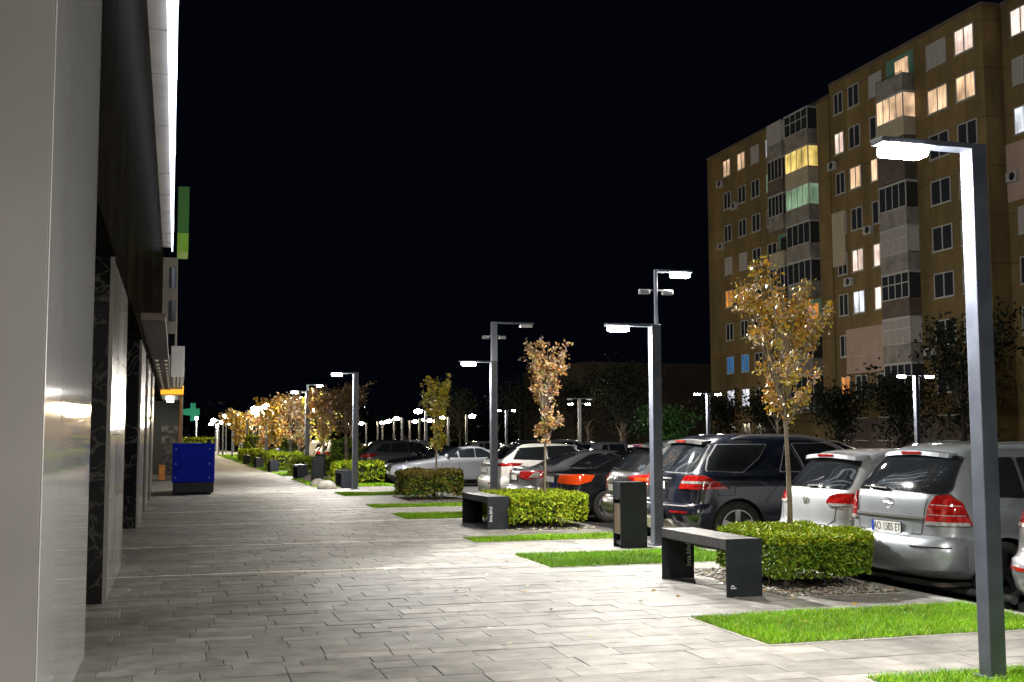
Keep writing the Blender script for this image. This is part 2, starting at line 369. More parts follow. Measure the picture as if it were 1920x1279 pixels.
# upper storeys overhang with pale soffit panels
o = MB(); y = 17.0
for L in [2.2, 2.0, 2.6, 4.0, 3.1, 2.1, 2.8, 1.7] + [1.03] * 8:
    dz = random.choice([0, .015, .03]); o.box(-3.4, -.285, y + .025, y + L - .025, 9.0 + dz, 9.1); y += L
o.build('soffit_panel', M['beige'], bld)
o = MB(); o.box(-8, -.29, 14, 45.8, 9.11, 34)
for k in range(10): o.box(-.29, -.27, 15 + 3 * k, 17.85 + 3 * k, 9.05, 34)
o.build('upper_facade', M['whiteclad'], bld)
o = MB()
for z in (9.6, 12.6, 15.6, 18.6, 21.6): o.box(-.27, -.22, 20, 45.6, z, z + .35)
for y in (22, 27, 33, 39, 45.4): o.box(-.27, -.23, y, y + .12, 9.05, 30)
o.box(-.285, -.235, 18, 45.7, 8.84, 8.97); o.build('led_strip', M['led'], bld)
o = MB(); o.box(-.085, .34, 46.5, 48.5, 9.0, 9.72); o.build('lime_bay', M['lime'], bld)
o = MB(); o.box(-.085, .34, 46.5, 48.5, 9.74, 11.58); o.build('green_bay', M['green'], bld)
o = MB(); o.box(-8, -.04, 47.96, 90, 4.7, 8.95); rw = o.build('rear_wing', M['beige'], bld)
o = MB()
for z in (5.0, 6.35, 7.7): o.box(-.36, -.1, 47.93, 47.96, z, z + .85)
o.build('window', M['dglass'], bld)
M['brownpanel'] = noisy(prin('brown_panel', (.16, .13, .11), .5), (.12, .1, .085), (.2, .165, .14), 3)
# canopy, soffit lights and glazed shop entrance
o = MB(); o.box(-.19, .235, 38.4, 47.9, 3.62, 4.62, 0, .02); cn = o.build('canopy', M['white'], bld); o = MB(); o.box(-.598, -.2, 20, 47.9, 3.6, 3.72); o.build('soffit_ledge', M['brownpanel'], bld)
o = MB()
for k in range(5, 16):
    for x in (-.52, -.3): o.box(x, x + .07, 22 + 1.6 * k, 22.35 + 1.6 * k, 3.59, 3.598)
for k in range(5):
    for x in (-.1, .02, .13): o.box(x, x + .06, 38.8 + 1.7 * k, 37.9 + 1.7 * k, 3.612, 3.618)
M['downlight'] = emit('downlight', (1, .85, .65), .2); o.build('downlight', M['downlight'], cn)
sh = thing('shop_entrance', 'lit glazed shop entrance with orange frame behind the blue generator', 'shop entrance', (0, 0, 0))
o = MB(); o.box(-.6, .28, 47.95, 48.1, 3.42, 3.78); o.build('orange_band', M['orange'], sh)
o = MB(); o.box(.14, .22, 47.9, 47.98, 0, 3.4); o.box(-.6, .28, 47.94, 48.0, 3.38, 3.42); o.build('door_frame', M['orangepaint'], sh)
o = MB(); o.box(-4, -.62, 48.2, 56, 0, .02); o.box(-4, .26, 56, 56.1, 0, 3.4); o.box(-.6, .26, 48, 56, 3.42, 3.5); o.box(.24, .28, 48.2, 56, 0, 3.4); o.build('shop_interior', M['shopwall'], sh)
o = MB()
for k in range(4): o.box(-.4, -.1, 48.8 + k * 1.6, 49.4 + k * 1.6, 3.3, 3.34)
o.build('ceiling_light', M['shoplight'], sh)
M['clutter'] = noisy(prin('shelf_goods', (.3, .3, .3), .5), (.05, .06, .1), (.75, .7, .62), 5, detail=3)
o = MB()
for k in range(5): o.box(-.55, .1, 50.2, 50.6, .2 + .42 * k, .5 + .42 * k)
o.build('shelf', M['clutter'], sh)
o = MB(); o.box(-.6, -.36, 47.3, 47.8, .02, .62, 0, .02); tag(o.build('orange_crate', noisy(prin('crate_orange', (.7, .25, .04), .5), (.6, .2, .03), (.75, .3, .06), 4)), 'small orange box at the foot of the glazed shop entrance', 'box')
# pharmacy cross, far
M['cross'] = emit('pharmacy_green', (.01, .28, .14), .3)
o = MB(); o.box(.05, .5, 60, 60.15, 2.85, 3.15); o.box(.5, .58, 60, 60.15, 2.95, 3.05)
for dx, dz in ((0, 0),): o.box(.7, .95, 60, 60.16, 2.55, 3.45); o.box(.5, 1.15, 59.99, 60.17, 2.83, 3.17)
tag(o.build('pharmacy_sign', M['cross']), 'green pharmacy cross sign above the white lamp at the far end', 'sign')

# ================================================================== LAMPS
def area(loc, w, sx, sy, rot, parent=None, col=LAMP_COL, spread=None):
    l = bpy.data.lights.new('lamp_light', 'AREA'); l.shape = 'RECTANGLE'; l.size = sx; l.size_y = sy; l.energy = w; l.color = col
    if spread: l.spread = spread
    o = link('lamp_light', l, parent, loc); o.rotation_euler = rot; return o
def point(loc, w, r, parent=None, col=LAMP_COL):
    l = bpy.data.lights.new('lamp_glow', 'POINT'); l.energy = w; l.color = col; l.shadow_soft_size = r
    return link('lamp_glow', l, parent, loc)
def lamp_post(name, label, loc, h, arms, width=.14, lit=True, far=False, cams=False, group=None, light=True, arm_len=.72, wt=1.0):
    """square post; arms: list of directions (+1 = over the car park, -1 = over the walkway)"""
    t = thing(name, label, 'street lamp', loc, 0, group); w = width / 2
    o = MB(); o.box(-w, w, -w, w, 0, h, 0, .006 if not far else 0)
    if not far: o.box(-w * 1.5, w * 1.5, -w * 1.5, w * 1.5, -.02, .03, 0, .004)
    o.build('post', M['post'], t)
    for a in arms:
        on = lit if not isinstance(lit, dict) else lit[a]
        o = MB(); y = .07; o.box(a * (w - .01), a * (w + arm_len), -y, y, h - .04, h - .002, 0, .006 if not far else 0); hd = o.build('lamp_head', M['post'], t)
        x0, x1 = a * (w + arm_len - .36), a * (w + arm_len - .04)
        l = MB()
        if far: l.ball(((x0 + x1) / 2, 0, h - .13), (.36, .34, .2), 0, 1)
        else: l.box(x0, x1, -.075, .075, h - .12, h - .0405, 0, .03 if not far else 0)
        l.build('lens', (M['lensfar'] if far else M['lens']) if on else M['lensoff'], hd)
        if on and light:
            area(((x0 + x1) / 2, 0, h - .125), LAMP_W * wt * .55, .36, .12, (0, 0, 0), t); point(((x0 + x1) / 2, 0, h - .17), LAMP_W * wt * .6, .05, t, (1, .95, .87) if wt == 2.4 and loc[1] < 0 else LAMP_COL)
    if cams:
        for sx in (-1, 1):
            c = MB(); c.box(sx * .02, sx * .16, -.015, .015, h - .36, h - .335); c.box(sx * .12, sx * .3, -.045, .045, h - .42, h - .34, 0, .015); c.build('security_camera', M['pipe'], t)
    return t
walk = 'lamp posts along the walkway'
lamp_post('street_lamp', 'nearest dark square lamp post standing in the front grass strip', (5.23, 6.55, 0), 3.6, [-1], .122, group=walk, arm_len=.7)
lamp_post('street_lamp', 'dark lamp post beside the black litter bin', (6.98, 16.1, 0), 3.33, [-1], .15, group=walk)
lamp_post('street_lamp', 'dark lamp post in front of the white car beyond the second bench', (7.05, 25.6, 0), 3.4, [-1], .15, group=walk, wt=.6)
lamp_post('street_lamp', 'dark lamp post in the grass just right of the three concrete domes', (5.55, 36.9, 0), 3.75, [-1], .17, group=walk, wt=2.4)
lamp_post('street_lamp', 'dark lamp post rising behind the three concrete domes', (5.98, 54.9, 0), 3.9, [-1], .2, group=walk, wt=2.6)
lamp_post('street_lamp', 'unseen lamp post added behind the camera to light the near pillar', (3.3, -1.6, 0), 3.6, [-1], .15, group=walk, wt=2.4)  # added out of view to light the pillar's front face
lamp_post('tall_lamp', 'tall thin unlit pole with camera and lamp arm behind the white car', (7.45, 27.0, -.1), 4.56, [1], .14, lit=False, cams=True, arm_len=.95)
lamp_post('tall_lamp', 'tall thin pole with two cameras behind the lamp by the bin', (7.62, 17.5, -.1), 4.5, [1], .05, cams=True, wt=1.2, arm_len=.62)
lamp_post('tall_lamp', 'thin camera pole with lamp behind the three concrete domes', (6.2, 57.0, -.1), 4.4, [1], .1, cams=True, wt=1.0)
twin = 'twin headed lamps across the car park'
for i, (x, y, lab, on) in enumerate([(27.84, 38.7, 'twin headed lamp in front of the flats beside the near lamp post', True), (27.8, 57.0, 'twin headed lamp above the roof of the black SUV', True),
        (26.8, 75.0, 'twin headed lamp left of the second lamp post, by a bare sapling', True), (27.0, 94.0, 'smallest twin headed lamp, right of the third lamp post', True),
        (23.6, 66.0, 'twin headed lamp with both heads dark', False)]):
    lamp_post('twin_lamp', lab, (x, y, -.1), 4.15, [-1, 1], .17, lit=on, cams=False, group=twin, light=on and i < 4, arm_len=.75, wt=2.2)
far = 'distant lamps along the walkway'; far2 = 'distant lamps across the car park'
for (x, y, z, l) in [(6.7, 64.5, 4.0, -1), (6.3, 77.2, 4.0, -1), (6.3, 84.8, 4.0, -1), (7.9, 88.8, 4.1, 1), (8.1, 111, 4.1, -1), (6.2, 114, 4.0, -1), (6.3, 122, 4.0, 1), (8.8, 134, 4.0, -1), (4.7, 134, 4.0, -1),
                     (4.7, 122, 4.0, 1), (8.0, 168, 4.1, -1), (7.5, 160, 4.2, 1), (5.3, 163, 4.0, -1), (8.7, 78, 4.2, -1), (6.6, 69.8, 4.2, 1), (8.9, 100, 4.4, 1), (7.3, 104, 4.6, -1), (5.6, 96, 4.1, 1), (6.9, 128, 4.4, -1), (7.6, 142, 4.4, 1), (6.0, 146, 4.0, -1), (8.9, 118, 4.6, 1), (9.4, 150, 4.4, -1), (5.0, 108, 4.0, -1), (9.8, 91, 4.1, 1)]:
    lamp_post('street_lamp', 'small distant street lamp glowing beyond the trees at the far end of the walkway', (x, y, -.1), z, [l], .16, far=True, group=far, light=False)
for (x, y, z, l) in [(23.6, 160, 4, -1), (25.5, 150, 4, 1), (25.1, 157, 4, -1), (25.1, 144, 4, 1), (25.2, 136.6, 4, -1), (27.8, 140, 4, 1), (29.4, 133, 4, -1), (18.9, 88.7, 4.0, -1), (27.3, 117, 4, -1), (28.0, 112, 4.1, 1), (22.0, 150, 4, 1), (26.5, 128, 4, 1), (23.0, 120, 4, -1)]:
    lamp_post('street_lamp', 'small distant street lamp in the row across the car park', (x, y, -.1), z, [l], .2, far=True, group=far2, light=False)
# the white-light pole lamps at the far end
M['lenswhite'] = emit('white_globe', (.9, .95, 1), 400)
for (x, y, h, lab) in [(2.5, 150, 4.3, 'white pole lamp with round white light beside the pharmacy sign'), (5.1, 150, 3.3, 'short white pole near the far end of the walkway'), (7.2, 100, 3.75, 'bright white floodlight among the far lamps')]:
    t = thing('pole_lamp', lab, 'street lamp', (x, y, -.1)); o = MB(); o.tube([(0, 0, 0), (0, 0, h)], .1); o.build('post', M['white'], t)
    o = MB(); o.ball((0, 0, h + .12), (.22, .22, .2)); o.build('globe', M['lenswhite'], t)
# unseen floodlights standing in for the left building's lit facade; last added for cars
for (x, y, z, tgt, k) in [(-.0, 29.0, 13.4, (7.6, 10, 0), 1.0), (-.0, 33.0, 16.5, (45, 68, 22), 1.1), (-.0, 41.0, 18.2, (14, 36, 0), 1.2)]:
    t = thing('floodlight', 'unseen white floodlight standing in for the lit facade of the left building' if k == 1.0 else ('unseen upper floodlight standing in for the lit facade, aimed at the flats' if k == 1.1 else 'unseen far floodlight added on the left building to brighten the parked cars'), 'floodlight', (x, y, z))
    d = (Vector(tgt) - Vector((x, y, z))).normalized(); q = d.to_track_quat('-Z', 'Y'); t.rotation_euler = q.to_euler()
    o = MB(); o.box(-.5, .5, -.4, .4, .02, .2, 0, .02); o.build('housing', M['white'], t)
    o = MB(); o.box(-.46, .46, -.36, .36, 0, .018); o.build('lens', M['led'], t)
    l = bpy.data.lights.new('flood_beam', 'SPOT'); l.energy = {1.0: FLOOD_W, 1.1: 11500.0, 1.2: 48000.0}[k]; l.color = (1.0, .97, .92); l.spot_size = R({1.0: 32, 1.1: 60, 1.2: 40}[k]); l.spot_blend = .9; l.shadow_soft_size = .25
    link('flood_beam', l, t, (0, 0, -.1))

# ================================================================== RIGHT: nine storey block of flats
def ochre():
    m = prin('ochre_panel', (.2, .12, .04), .85); tc = nd(m, 'ShaderNodeTexCoord'); sp = nd(m, 'ShaderNodeSeparateXYZ'); cb = nd(m, 'ShaderNodeCombineXYZ')
    lk(m, tc.outputs['Object'], sp.inputs[0]); ad = nd(m, 'ShaderNodeMath', operation='ADD'); lk(m, sp.outputs[0], ad.inputs[0]); lk(m, sp.outputs[1], ad.inputs[1])
    lk(m, ad.outputs[0], cb.inputs[0]); lk(m, sp.outputs[2], cb.inputs[1])
    b = nd(m, 'ShaderNodeTexBrick'); b.offset = 0; b.inputs['Scale'].default_value = 1; b.inputs['Brick Width'].default_value = 3.2; b.inputs['Row Height'].default_value = 2.9
    b.inputs['Mortar Size'].default_value = .03; b.inputs['Color1'].default_value = (.19, .13, .047, 1); b.inputs['Color2'].default_value = (.155, .108, .038, 1); b.inputs['Mortar'].default_value = (.09, .055, .02, 1)
    lk(m, cb.outputs[0], b.inputs['Vector'])
    n = nd(m, 'ShaderNodeTexNoise'); n.inputs['Scale'].default_value = .5; n.inputs['Detail'].default_value = 10; n.inputs['Roughness'].default_value = .65; mp = nd(m, 'ShaderNodeMapping'); mp.inputs['Scale'].default_value = (1, 1, .35); lk(m, tc.outputs['Object'], mp.inputs[0]); lk(m, mp.outputs[0], n.inputs['Vector'])
    mr = nd(m, 'ShaderNodeMapRange'); mr.inputs[1].default_value = .3; mr.inputs[2].default_value = .7; mr.inputs[3].default_value = .55; mr.inputs[4].default_value = 1.3; lk(m, n.outputs[0], mr.inputs[0])
    x = nd(m, 'ShaderNodeMix', data_type='RGBA', blend_type='MULTIPLY'); x.inputs[0].default_value = 1; lk(m, b.outputs[0], x.inputs[6]); lk(m, mr.outputs[0], x.inputs[7]); lk(m, x.outputs[2], bsdf(m).inputs['Base Color'])
    return m
M['ochre'] = ochre(); M['pvc'] = prin('white_window_frame', (.42, .42, .41), .4)
M['pane_dark'] = prin('dark_pane', (.03, .034, .04), .08)
M['pane_dim'] = emit('curtained_pane', (.3, .27, .24), .12)
def lit(name, col, st):
    m = emit(name, col, st); tc = nd(m, 'ShaderNodeTexCoord'); mp = nd(m, 'ShaderNodeMapping'); mp.inputs['Scale'].default_value = (1, 9, .6); lk(m, tc.outputs['Object'], mp.inputs[0])
    n = nd(m, 'ShaderNodeTexNoise'); n.inputs['Scale'].default_value = 1.2; n.inputs['Detail'].default_value = 3; lk(m, mp.outputs[0], n.inputs['Vector'])
    n2 = nd(m, 'ShaderNodeTexNoise'); n2.inputs['Scale'].default_value = .55; n2.inputs['Detail'].default_value = 4; lk(m, tc.outputs['Object'], n2.inputs['Vector'])
    a = nd(m, 'ShaderNodeMapRange'); a.inputs[1].default_value = .3; a.inputs[2].default_value = .7; a.inputs[3].default_value = .35; a.inputs[4].default_value = 1.1; lk(m, n.outputs[0], a.inputs[0])
    b = nd(m, 'ShaderNodeMapRange'); b.inputs[1].default_value = .35; b.inputs[2].default_value = .65; b.inputs[3].default_value = .35 * st; b.inputs[4].default_value = 1.15 * st; lk(m, n2.outputs[0], b.inputs[0])
    x = nd(m, 'ShaderNodeMath', operation='MULTIPLY'); lk(m, a.outputs[0], x.inputs[0]); lk(m, b.outputs[0], x.inputs[1]); lk(m, x.outputs[0], bsdf(m).inputs['Emission Strength']); return m
LIT = dict(W=lit('lit_warm', (1, .66, .4), .95), P=lit('lit_pink', (1, .74, .64), 1.2), O=lit('lit_orange', (1, .36, .06), .75), Y=lit('lit_yellow', (1, .72, .2), 1.0),
           C=lit('lit_white', (.85, .9, 1), 1.3), G=lit('lit_green', (.45, .7, .45), .5), B=lit('lit_blue', (.02, .22, .6), .55), V=lit('lit_violet', (.55, .55, .85), .5), D=M['pane_dark'], N=M['pane_dim'])
M['creamins'] = noisy(prin('cream_insulation', (.42, .36, .26), .85), (.38, .32, .22), (.46, .4, .3), 1)
M['pinkins'] = noisy(prin('pink_insulation', (.42, .3, .24), .85), (.38, .27, .21), (.46, .33, .27), 1)
M['greyslab'] = noisy(prin('grey_parapet', (.22, .2, .18), .8), (.15, .14, .13), (.3, .28, .25), 1.5)
M['brownslab'] = noisy(prin('brown_parapet', (.1, .075, .06), .8), (.07, .05, .045), (.13, .1, .08), 1.5)
M['loggia'] = prin('green_loggia', (.1, .24, .17), .8)
flats = thing('apartment_block', 'nine storey ochre panel block of flats with some lit windows across the car park', 'building', (45, 60, 0))
FX, FY = 45, 60
def fbox(name, m, *b, parent=flats, bev=0):
    o = MB()
    for q in b: o.box(q[0] - FX, q[1] - FX, q[2] - FY, q[3] - FY, q[4], q[5], 0, bev)
    return o.build(name, m, parent)
fbox('end_section', M['ochre'], (46.2, 58, 71.6, 94.0, -.3, 26.9)); fbox('middle_section', M['ochre'], (45, 58, 55.15, 71.6, -.3, 26.95)); fbox('near_section', M['ochre'], (46.35, 58, 30, 55.15, -.3, 27.0))
fbox('parapet', M['brownslab'], (46.15, 58.05, 71.6, 94.05, 26.9, 27.1), (44.95, 58.05, 55.1, 71.6, 26.95, 27.15), (46.3, 58.05, 30, 55.1, 27.0, 27.2))
fbox('recess_wall', M['ochre'], (44.9, 46.2, 71.6, 73.2, -.3, 26.2))
FZ = [25.4 - 2.9 * k for k in range(9)]
def window(X, y, z, wd, hh, kind, mull=1, prj=0.0):
    x1 = X - prj; o = MB(); fw = .07
    y0, y1, z0, z1 = y - wd / 2 - FY, y + wd / 2 - FY, z - hh / 2, z + hh / 2; a, b = x1 - .06 - FX, x1 + .02 - FX
    o.box(a, b, y0, y1, z0, z0 + fw); o.box(a, b, y0, y1, z1 - fw, z1); o.box(a, b, y0, y0 + fw, z0 + fw, z1 - fw); o.box(a, b, y1 - fw, y1, z0 + fw, z1 - fw)
    for k in range(mull):
        yy = y0 + (y1 - y0) * (k + 1) / (mull + 1); o.box(a, b, yy - fw * .6, yy + fw * .6, z0 + fw, z1 - fw)
    o.box(a - .06, b, y0 - .05, y1 + .05, z0 - .05, z0 - .002)
    f = o.build('window', M['pvc'], flats)
    p = MB(); p.face([(b - .045, y1 - fw, z0 + fw), (b - .045, y0 + fw, z0 + fw), (b - .045, y0 + fw, z1 - fw), (b - .045, y1 - fw, z1 - fw)]); p.build('pane', LIT[kind], f)
cols1 = [(90.1, 1.35, 'WDDNODBCD'), (87.4, 1.35, 'WDDNODBCD'), (85.0, 1.4, 'NDDDDDDDD'), (82.4, 1.5, 'CGDDDDDDD')]
for y, wd, ks in cols1:
    for z, k in zip(FZ, ks): window(46.2, y, z - .1, wd, 1.5, k)
cols2 = [(70.4, 1.15, 'DPDDDDDOD'), (68.5, 1.35, 'DDWDPCDDD'), (65.9, 1.5, 'NDWDPPDDN'), (59.4, 1.9, 'NWDDDDDDO'), (56.75, 1.75, 'PWDNDDDDO')]
for y, wd, ks in cols2:
    for z, k in zip(FZ, ks): window(45, y, z, wd, 1.55, k)
for y, ks in ((53.5, 'PNCDNDDDD'), (50.2, 'DDDNDDDDD')):
    for z, k in zip(FZ, ks): window(46.35, y, z + .2, 1.7, 1.6, k)
def balcony(X, y0, y1, z, glaz, slab, kind, prj=.9):
    o = MB(); a = X - prj - FX; b = X - .001 - FX; Y0, Y1 = y0 - FY, y1 - FY; z0 = z - 1.5
    o.box(a, b, Y0, Y1, z0 - .15, z0 - .01); o.box(a, a + .08, Y0, Y1, z0, z0 + 1.0)
    o.box(a + .081, b, Y0, Y0 + .08, z0, z0 + 1.0); o.box(a + .081, b, Y1 - .08, Y1, z0, z0 + 1.0)
    f = o.build('balcony', slab, flats)
    if glaz:
        o = MB(); n = 4; zt = z0 + 2.6
        for k in range(n + 1):
            yy = Y0 + (Y1 - Y0 - .07) * k / n; o.box(a, a + .06, yy, yy + .07, z0 + 1.01, zt)
        o.box(a - .002, a + .06, Y0, Y1, zt, zt + .09); o.box(a - .002, a + .06, Y0, Y1, z0 + 1.0, z0 + 1.07)
        if glaz > 1: o.box(a - .002, a + .06, Y0, Y1, z0 + 1.95, z0 + 2.02)
        o.box(a + .061, b, Y0, Y0 + .06, zt, zt + .09); o.box(a, b, Y0 - .05, Y1 + .05, zt + .092, zt + .14)
        o.build('glazing_frame', M['pvc'], f)
        p = MB(); p.box(a + .02, a + .04, Y0 + .03, Y1 - .03, z0 + 1.06, zt); p.box(a + .041, b, Y0 + .02, Y0 + .04, z0 + 1.06, zt); p.build('pane', LIT[kind], f)
    else:
        o = MB(); o.box(a, a + .03, Y0, Y1, z0 + 1.06, z0 + 1.1); o.build('rail', M['blackmetal'], f)
        o = MB(); o.box(b - .03, b, Y0, Y1, z0, z0 + 2.6); o.build('back_wall', M['loggia'], f)
        p = MB(); p.box(b - .06, b - .031, Y0 + .5, Y0 + 1.9, z0 + .9, z0 + 2.3); p.build('pane', LIT[kind], f)
sl = [M['greyslab'], M['brownslab'], M['greyslab'], M['creamins'], M['brownslab'], M['greyslab'], M['greyslab'], M['brownslab'], M['greyslab']]
for k, z in enumerate(FZ[:8]):
    balcony(46.2, 79.1, 81.4, z, [2, 1, 1, 0, 1, 1, 1, 1][k], sl[k], 'NDDDDDDD'[k])
    balcony(46.2, 75.2, 78.6, z, [2, 1, 1, 1, 1, 0, 1, 1][k], [M['greyslab'], M['creamins'], M['greyslab'], M['greyslab'], M['greyslab'], M['brownslab'], M['greyslab'], M['greyslab']][k], 'DYGDDODD'[k])
    if k != 2: balcony(45, 61.7, 64.6, z, [0, 1, 1, 1, 2, 2, 2, 1][k], sl[(k + 2) % 9], 'WWDDNDND'[k])
fbox('closed_balcony', M['brownslab'], (44.1, 45, 61.7, 64.6, 18.0, 20.8))
fbox('insulation_panel', M['creamins'], (44.93, 44.999, 70.0, 72.6, 13.7, 17.6)); fbox('insulation_panel', M['pinkins'], (44.93, 44.999, 64.7, 70.2, 6.0, 9.1))
fbox('insulation_panel', M['pinkins'], (46.27, 46.349, 48, 55.1, 15.2, 18.6))
for X, y, z in [(46.2, 91.2, 24.1), (46.2, 88.6, 21.6), (46.2, 91.2, 18.5), (45, 67.0, 15.6), (45, 69.5, 12.4), (45, 60.8, 6.8), (46.35, 54.5, 16.6), (45, 71.2, 21)]:
    o = MB(); o.box(X - .34 - FX, X - .02 - FX, y - .42 - FY, y + .42 - FY, z - .3, z + .3, 0, .03); o.lathe([(.0, -.35), (.22, -.35), (.24, -.34)], 20, 'x', 1, (X - FX, y - .1 - FY, z)); o.build('air_conditioner', [M['pvc'], M['blackmetal']], flats)
fbox('entrance_wall', M['brownslab'], (44.9, 44.999, 55.2, 71, -.3, 2.9))
# plain grey block, dim, in the far background
o = MB(); o.box(60.7, 90, 168, 200, -.3, 13.3); o.box(60.5, 90.2, 167.8, 200, 13.3, 13.5)
tag(o.build('grey_block', noisy(prin('dim_concrete', (.12, .1, .09), .9), (.1, .085, .075), (.15, .125, .11), .3)), 'plain dim grey windowless block far behind the car park', 'building')

# ================================================================== benches, bins, generator, domes
M['slat'] = noisy(prin('bench_slat', (.03, .03, .032), .5), (.02, .02, .022), (.045, .044, .043), 6, rough=(.38, .6), stretch=(.3, 3, 1), bump=.15, bscale=60)
M['lettering'] = prin('pale_lettering', (.65, .66, .68), .5)
def bench(x, y0, y1, label, W=.4, H=.58, near_t='', far_t=''):
    t = thing('bench', label, 'bench', (x, y0, 0), 0, 'black slatted benches along the walkway'); L = y1 - y0; o = MB(); n = int(L / .068); p = (L - .024) / n
    for k in range(n): o.box(.002, W - .002, .012 + k * p + .002, .012 + (k + 1) * p - .002, H - .105, H - .004 + random.uniform(-.001, .001), 0, .003)
    o.build('seat', M['slat'], t)
    for a, b in ((0, .011), (L - .011, L)):
        o = MB(); o.box(0, W, a, b, 0, H, 0, .001); lg = o.build('leg', M['blackmetal'], t)
        if a: tx, xx, zz = far_t, W - .07, .27
        else: tx, xx, zz = near_t, .06, .27 if len(near_t) > 1 else .1
        if tx: text_mb(tx, .085, M['lettering'], 'lettering', lg, Matrix.Translation((xx, a - .003, zz)) @ Matrix.Rotation(R(90), 4, 'X') @ Matrix.Rotation(R(90), 4, 'Z'), 1.0)
    o = MB(); o.box(.05, W - .05, .012, L - .012, H - .125, H - .107); o.build('frame', M['blackmetal'], t)
bench(5.36, 10.64, 12.25, 'nearest black slatted bench in front of the large hedge', near_t='p', far_t='bna.bhd')
bench(5.32, 19.74, 21.6, 'black bench beside the bright clipped hedge, third lamp post behind it', near_t='bna.bhd')
bench(5.25, 37.9, 39.4, 'black bench in the distance directly behind the post left of the tall lamp')
bench(4.75, 47.0, 48.8, 'far black bench at the right edge of the path, facing the grass')
bench(4.5, 57.5, 59.2, 'pale lit far bench end beside the walkway'); bench(4.4, 66.5, 68.2, 'farther bench end beyond the pale one on the walkway'); bench(4.35, 77, 78.7, 'farthest small bench on the walkway edge')
M['wood'] = noisy(prin('brown_wood', (.16, .1, .05), .6), (.055, .034, .016), (.12, .078, .04), 4, stretch=(8, 8, .7), bump=.3, bscale=30)
def bin_(x, y, label, H=.96, w=.42, d=.3):
    t = thing('litter_bin', label, 'litter bin', (x, y, 0), 0, 'black litter bins beside the walkway')
    for a in (0, w - .06, ): pass
    o = MB(); o.box(0, w, 0, .02, 0, H, 0, .003); o.build('side_panel', M['blackmetal'], t)
    o = MB(); o.box(0, w, d - .02, d, 0, H, 0, .003); o.build('side_panel', M['blackmetal'], t)
    o = MB(); o.box(.004, w - .01, .021, d - .021, H - .26, H - .003); o.build('top', M['blackmetal'], t); o = MB(); o.box(.03, w - .02, .021, d - .021, .04, .1); o.build('base_plate', M['blackmetal'], t)
    o = MB(); o.box(.008, w - .03, .022, d - .022, .2, .64)
    o.build('wood_panel', M['wood'], t)
    o = MB(); o.box(.06, w - .06, .024, d - .024, .641, .69); o.build('liner', M['blackmetal'], t)
bin_(6.28, 15.82, 'black litter bin with brown wood panel beside the second lamp post')
bin_(5.9, 50.6, 'far dark litter bin right of the walkway before the white car'); bin_(4.95, 43.6, 'far dark litter bin seen just left of the dark lamp post')
M['gblue'] = noisy(prin('generator_blue', (.006, .02, .16), .6, 0, IOR=1.25), (.0, .009, .3), (.0, .014, .42), 2, rough=(.6, .75))
gt = thing('generator', 'blue metal generator cabinet on a black base on the walkway', 'generator', (-.07, 35.0, 0))
o = MB(); o.box(0, 1.2, 0, 2.6, .36, 1.5, 0, .035); o.build('cabinet', M['gblue'], gt)
o = MB(); o.box(.02, 1.18, .01, 2.6, .06, .358, 0, .01); o.box(.08, .2, .1, .4, 0, .06); o.box(1.0, 1.12, .1, .4, 0, .06); o.build('base', M['blackmetal'], gt)
o = MB(); o.box(.16, .92, -.014, -.0005, .47, 1.4, 0, .006); pd = o.build('panel_door', M['gblue'], gt)
o = MB()
for x in (.1, 1.05):
    for z in (.5, .9, 1.33): o.lathe([(0, -.02), (.016, -.018), (.018, 0)], 10, 'y', 0, (x, 0, z))
o.build('bolt', M['white'], gt)
o = MB(); o.tube([(1.05, .5, 1.5), (1.05, .5, 1.62)], .06); o.build('exhaust', M['blackmetal'], gt)
M['concrete'] = noisy(prin('concrete', (.3, .28, .25), .85), (.12, .11, .1), (.22, .21, .185), 6, bump=.4, bscale=50)
for (x, y, r, lab) in [(4.95, 44.2, .3, 'farthest of the three concrete half domes'), (4.75, 39.9, .3, 'middle one of the three concrete half domes'), (4.75, 37.6, .32, 'nearest of the three concrete half domes')]:
    o = MB(); o.lathe([(r * math.cos(a), r * .93 * math.sin(a)) for a in np.linspace(0, math.pi / 2, 12)], 28, 'z'); tag(o.build('concrete_dome', M['concrete'], None, (x, y, -.01)), lab, 'bollard', 'concrete half dome bollards')
for (y0, y1, lab) in [(9.6, 11.55, 'grey tubular wheel stop under the silver people carrier'), (11.75, 13.5, 'grey tubular wheel stop behind the hedge under the silver hatchback'), (18.1, 19.9, 'grey tubular wheel stop under the grey SUV')]:
    t = thing('wheel_stop', lab, 'wheel stop', (7.95, y0, PARK_Z), 0, 'tubular wheel stops'); L = y1 - y0
    o = MB(); o.tube([(0, .0, .1), (0, L, .1)], .045, 0, 12); o.build('tube', M['pipe'], t)
    o = MB()
    for y in (.1, L - .1): o.box(-.1, .1, y - .03, y + .03, 0, .06)
    o.build('foot', M['blackmetal'], t)

